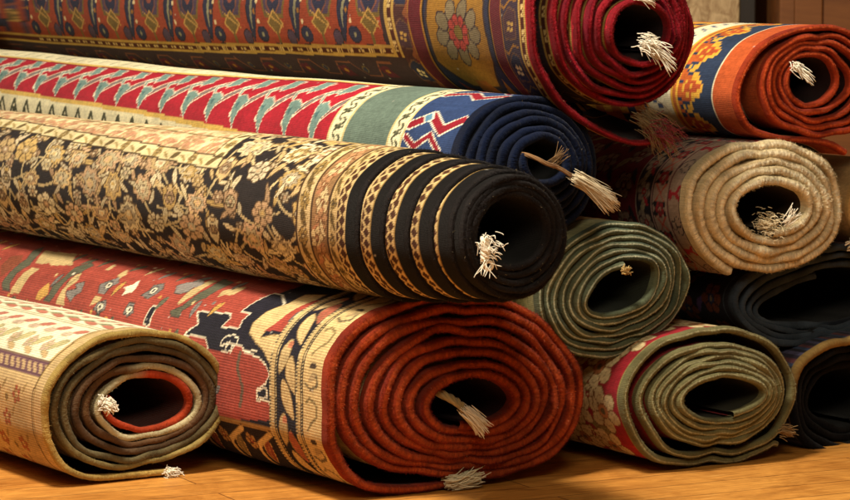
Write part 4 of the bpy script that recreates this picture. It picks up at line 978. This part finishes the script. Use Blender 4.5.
r, s, R = build_roll('A', 'rolled_rug', 'crimson edged rug roll on top of the pile, with navy and gold medallion border', rug_navy_medallion, edgec('#82141e', .4, '#741028'), lin('#1c0c10'), M_face, M_fuzz, crest=lin('#98202c'), side_k=.85, edge_w=.009, fuzz=5000, fine=1.75, vis=(60, 320), seed=3, inner_fine=.05)
b = Bundle(); tuft(b, (.006, -.064, -.030), (.62, -.5, -.50), .038, 50, .22, .0008, WHITE, rg, droop=.2, base=.004); tuft(b, (.0, -.062, -.027), (.5, -.6, .0), .020, 110, .5, .0007, WHITE, rg, base=.006)
b.build('fringe', M_yarn, r)
b = Bundle(); tuft(b, (-.016, -.06, .036), (.8, -.5, .1), .026, 50, .2, .0007, WHITE, rg); b.build('fringe', M_yarn, r)
b = Bundle(); tuft(b, (.038, -.004, -.128), (.8, -.25, -.28), .040, 150, .12, .0004, lin('#86724e'), rg, droop=.7, curl=.6, base=.008)
tuft(b, (.055, -.01, -.150), (.6, -.3, .05), .026, 200, .5, .0006, lin('#7c1226'), rg, droop=.3, curl=.3, base=.009); b.build('corner_tassel', M_yarn, r)

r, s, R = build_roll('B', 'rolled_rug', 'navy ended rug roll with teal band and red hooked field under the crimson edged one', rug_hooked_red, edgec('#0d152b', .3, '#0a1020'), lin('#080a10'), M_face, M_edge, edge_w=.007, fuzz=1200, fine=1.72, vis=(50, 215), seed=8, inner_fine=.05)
b = Bundle()
pts = catmull([(-.052, -.045, .026), (-.046, -.080, .0215), (-.030, -.094, .012), (-.014, -.092, .0075), (.006, -.096, -.004)], 8)
for q in range(5):
    a = q * 1.257 + np.linspace(0, 7, len(pts)); b.add(pts + np.stack([np.cos(a), np.sin(a) * .3, np.sin(a)], 1) * .0017, .0015, .0015, lin('#7e5628') * (1 - .06 * q))
b.build('tie_cord', M_yarn, r)
b = Bundle(); tuft(b, (.006, -.096, -.004), (.78, -.2, -.42), .066, 200, .085, .0005, lin('#d8c8a8'), rg, droop=.12, curl=.12, base=.0035)
tuft(b, (-.02, -.085, .012), (.6, -.3, .5), .022, 26, .25, .0005, lin('#7a5a30'), rg, droop=-.2, curl=.3); b.build('fringe', M_yarn, r)

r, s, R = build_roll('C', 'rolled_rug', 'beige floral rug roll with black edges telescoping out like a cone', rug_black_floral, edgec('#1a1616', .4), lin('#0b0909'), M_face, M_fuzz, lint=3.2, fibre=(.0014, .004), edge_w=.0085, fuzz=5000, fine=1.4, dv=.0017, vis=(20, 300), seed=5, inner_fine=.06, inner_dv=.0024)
b = Bundle()
for q in range(3):
    a = q * 2.1 + np.linspace(0, 11, 40); z = np.linspace(.006, -.022, 40)
    b.add(np.stack([-.0625 + .0035 * np.cos(a), -.268 + .003 * np.sin(a), z], 1), .0027, .0025, WHITE)
a = np.linspace(-1.5, 4.6, 24); b.add(np.stack([-.0585 + .0052 * np.cos(a), np.full(24, -.271), -.028 + .0052 * np.sin(a)], 1), .0019, .0019, WHITE)
tuft(b, (-.062, -.269, -.004), (.2, -.8, .1), .015, 60, .8, .0006, WHITE, rg, droop=.4, curl=.4, base=.007)
tuft(b, (-.060, -.270, -.022), (-.6, -.5, -.5), .022, 14, .4, .0006, WHITE, rg, droop=.2, curl=.4, base=.003); b.build('fringe', M_yarn, r)

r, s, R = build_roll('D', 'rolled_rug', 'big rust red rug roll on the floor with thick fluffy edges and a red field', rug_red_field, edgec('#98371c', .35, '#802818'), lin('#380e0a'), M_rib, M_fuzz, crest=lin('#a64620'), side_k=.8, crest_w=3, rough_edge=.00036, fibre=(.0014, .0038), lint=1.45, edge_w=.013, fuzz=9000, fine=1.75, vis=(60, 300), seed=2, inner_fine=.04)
b = Bundle()
pts = catmull([(-.040, -.012, .004), (-.030, -.030, -.003), (-.022, -.040, -.010), (-.015, -.044, -.018)], 9)
for q in range(4):
    a = q * 1.571 + np.linspace(0, 7, len(pts)); b.add(pts + np.stack([np.cos(a), np.sin(a) * .4, np.sin(a)], 1) * .0034, .0030, .0030, lin('#a8905e') * (1 - .08 * q))
tuft(b, (-.016, -.044, -.018), (.6, -.35, -.62), .032, 200, .15, .0006, WHITE, rg, droop=.1, curl=.15, base=.0045); b.build('fringe', M_yarn, r)
b = Bundle(); tuft(b, (-.018, -.008, -.1205), (.95, -.2, .05), .044, 170, .12, .0007, lin('#e8dab4'), rg, droop=-.1, curl=.3, base=.0045)
b.build('flap_tassel', M_yarn, r)

r, s, R = build_roll('E', 'rolled_rug', 'straw gold rug roll on the floor with a rust lined hole and a loose flap', rug_pale_gold, edge_straw, lin('#4a1a0e'), M_rib, M_edge, edge_w=.006, fuzz=1200, fine=.95, vis=(50, 300), seed=6, inner_fine=.03)
b = Bundle()
for c_ in ((-.051, -.004, .012), (-.0425, -.006, .007), (-.047, -.008, .006)):
    tuft(b, c_, (.2, -.8, -.1), .009, 90, .9, .0009, WHITE, rg, droop=.1, curl=.3, base=.0035)
b.build('fringe', M_yarn, r)
b = Bundle(); tuft(b, (.043, -.004, -.0955), (.9, -.3, .2), .015, 90, .45, .0008, WHITE, rg, droop=.2, curl=.4, base=.004); b.build('flap_tassel', M_yarn, r)

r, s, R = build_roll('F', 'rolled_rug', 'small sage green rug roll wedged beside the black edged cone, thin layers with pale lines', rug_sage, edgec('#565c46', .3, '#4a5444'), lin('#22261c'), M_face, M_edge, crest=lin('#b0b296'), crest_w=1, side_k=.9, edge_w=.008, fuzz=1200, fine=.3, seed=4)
b = Bundle(); tuft(b, (-.002, -.026, .0245), (.7, -.5, .3), .007, 60, .8, .0008, lin('#b89858'), rg, droop=0, curl=.4, base=.003); b.build('fringe', M_yarn, r)

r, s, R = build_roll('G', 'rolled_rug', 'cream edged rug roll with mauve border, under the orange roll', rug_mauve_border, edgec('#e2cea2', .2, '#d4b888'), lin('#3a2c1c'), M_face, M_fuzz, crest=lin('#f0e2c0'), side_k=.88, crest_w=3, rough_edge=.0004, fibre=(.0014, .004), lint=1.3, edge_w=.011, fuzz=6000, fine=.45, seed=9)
b = Bundle(); tuft(b, (.012, -.03, -.019), (.3, -.5, .62), .028, 20, .25, .0008, WHITE, rg, droop=.05, base=.003)
tuft(b, (-.008, -.008, -.021), (.6, -.5, .25), .010, 300, .6, .0005, lin('#f0e0b8'), rg, droop=.3, curl=.3, base=.009); b.build('fringe', M_yarn, r)

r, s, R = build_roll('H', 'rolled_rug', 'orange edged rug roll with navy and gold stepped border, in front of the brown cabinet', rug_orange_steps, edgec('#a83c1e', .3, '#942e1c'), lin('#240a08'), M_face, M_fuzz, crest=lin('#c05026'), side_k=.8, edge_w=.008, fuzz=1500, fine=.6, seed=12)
b = Bundle(); tuft(b, (-.058, -.010, .022), (.5, -.5, -.62), .030, 50, .11, .0008, WHITE, rg, droop=.05, curl=.25, base=.0025)
tuft(b, (-.058, -.012, .022), (.1, -.8, .1), .010, 40, .6, .0008, WHITE, rg, base=.003); b.build('fringe', M_yarn, r)

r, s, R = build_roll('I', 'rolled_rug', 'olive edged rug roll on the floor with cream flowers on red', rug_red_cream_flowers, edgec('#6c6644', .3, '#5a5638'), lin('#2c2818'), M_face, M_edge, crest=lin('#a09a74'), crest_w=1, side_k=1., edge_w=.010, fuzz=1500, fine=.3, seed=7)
b = Bundle(); tuft(b, (.128, -.006, -.060), (.8, -.3, -.1), .016, 90, .3, .0006, lin('#9a7c4c'), rg, droop=.1, base=.004); b.build('fringe', M_yarn, r)
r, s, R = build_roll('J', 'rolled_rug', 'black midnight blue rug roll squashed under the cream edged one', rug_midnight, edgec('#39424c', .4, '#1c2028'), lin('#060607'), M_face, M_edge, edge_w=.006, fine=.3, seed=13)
b = Bundle(); tuft(b, (.038, -.012, .070), (.5, -.5, .5), .024, 34, .5, .0013, WHITE, rg, droop=.2, curl=.5, base=.006); b.build('fringe', M_yarn, r)
r, s, R = build_roll('K', 'rolled_rug', 'near black rug roll with tan upper edge, on the floor beside the olive edged one', rug_night_stripes, edge_tan_dark, lin('#060607'), M_face, M_fuzz, edge_w=.007, fine=.3, seed=14)
r, s, R = build_roll('L', 'rolled_rug', 'plain tan rug roll mostly hidden behind the cream edged one', rug_tan, edgec('#a88450'), lin('#2a1c10'), M_face, M_edge, fine=.1, seed=15)
for o in C.objects:
    if o.get('category') == 'rolled rug': o['group'] = G_PILE

# ------------------------------------------------------------------ what shows behind the pile
def box(bm_list, x0, x1, y0, y1, z0, z1, bev=.004):
    v = [(x, y, z) for x in (x0, x1) for y in (y0, y1) for z in (z0, z1)]
    f = [(0, 1, 3, 2), (4, 6, 7, 5), (0, 4, 5, 1), (2, 3, 7, 6), (0, 2, 6, 4), (1, 5, 7, 3)]
    bm_list.append((v, f))
def boxes(name, bl, mat, parent=None, bev=.004):
    V, F, n = [], [], 0
    for v, f in bl: V += v; F += [tuple(i + n for i in q) for q in f]; n += len(v)
    o = mesh_obj(name, V, F, mat, parent, smooth_sh=False)
    m_ = o.modifiers.new('bevel', 'BEVEL'); m_.width = bev; m_.segments = 2
    return o
def wood(name, c1, c2, sc_=(30, 30, 2.2), rough=.45):
    m, nt, b = new_mat(name); L = nt.links.new
    tc = node(nt, 'ShaderNodeTexCoord'); mp = node(nt, 'ShaderNodeMapping'); mp.inputs['Scale'].default_value = sc_; L(tc.outputs['Object'], mp.inputs[0])
    n = node(nt, 'ShaderNodeTexNoise', Scale=1., Detail=6., Roughness=.6, Distortion=1.5); L(mp.outputs[0], n.inputs['Vector'])
    cr = node(nt, 'ShaderNodeValToRGB'); L(n.outputs[0], cr.inputs[0])
    cr.color_ramp.elements[0].position = .32; cr.color_ramp.elements[0].color = (*c2, 1); cr.color_ramp.elements[1].position = .66; cr.color_ramp.elements[1].color = (*c1, 1)
    L(cr.outputs[0], b.inputs['Base Color']); b.inputs['Roughness'].default_value = rough; return m
m_wall = wood('dark_plaster', (.06, .035, .02), (.045, .028, .016), (3, 3, 3), .9)
fo = mesh_obj('wall', [(-4, 7.2, 0), (5, 7.2, 0), (5, 7.2, 2.6), (-4, 7.2, 2.6)], [(0, 1, 2, 3)], m_wall, smooth_sh=False); fo['kind'] = 'structure'
t = bpy.data.objects.new('wooden_panel', None); C.objects.link(t); t.location = (.2, 6.25, 0)
t['label'] = 'pale streaky wooden panel standing behind the pile'; t['category'] = 'panel'
bl = []; box(bl, -1.2, .50, 0, .03, .05, 1.25); boxes('board', bl, wood('streaky_pale_wood', (.62, .45, .24), (.24, .13, .05), (48, 48, 26)), t)
bl = []; box(bl, -1.25, -1.2, -.01, .04, 0, 1.3); box(bl, .50, .535, -.01, .04, 0, 1.3); box(bl, -1.25, .535, -.01, .04, 1.3, 1.35); boxes('frame', bl, wood('black_wood', (.02, .014, .01), (.014, .01, .008)), t)
t = bpy.data.objects.new('brown_cabinet', None); C.objects.link(t); t.location = (.77, 6.1, 0)
t['label'] = 'reddish brown wooden cabinet behind the orange edged roll'; t['category'] = 'cabinet'
mb = wood('reddish_wood', (.21, .075, .018), (.15, .05, .012), (3, 20, 24))
bl = []; box(bl, 0, 1.5, .0, .5, .06, 1.2); boxes('body', bl, mb, t)
bl = []; box(bl, -.02, 1.52, -.03, .52, 1.2, 1.24); boxes('top', bl, mb, t)
for x in (.03, .76):
    bl = []; box(bl, x, x + .06, -.022, -.002, .1, 1.16); box(bl, x + .65, x + .71, -.022, -.002, .1, 1.16); box(bl, x + .06, x + .65, -.022, -.002, .1, .18); box(bl, x + .06, x + .65, -.022, -.002, 1.08, 1.16); box(bl, x + .06, x + .65, -.010, -.002, .18, 1.08)
    boxes('door', bl, mb, t, .003)
for x in (.05, 1.40):
    bl = []; box(bl, x, x + .05, .03, .08, 0, .06); boxes('foot', bl, mb, t)
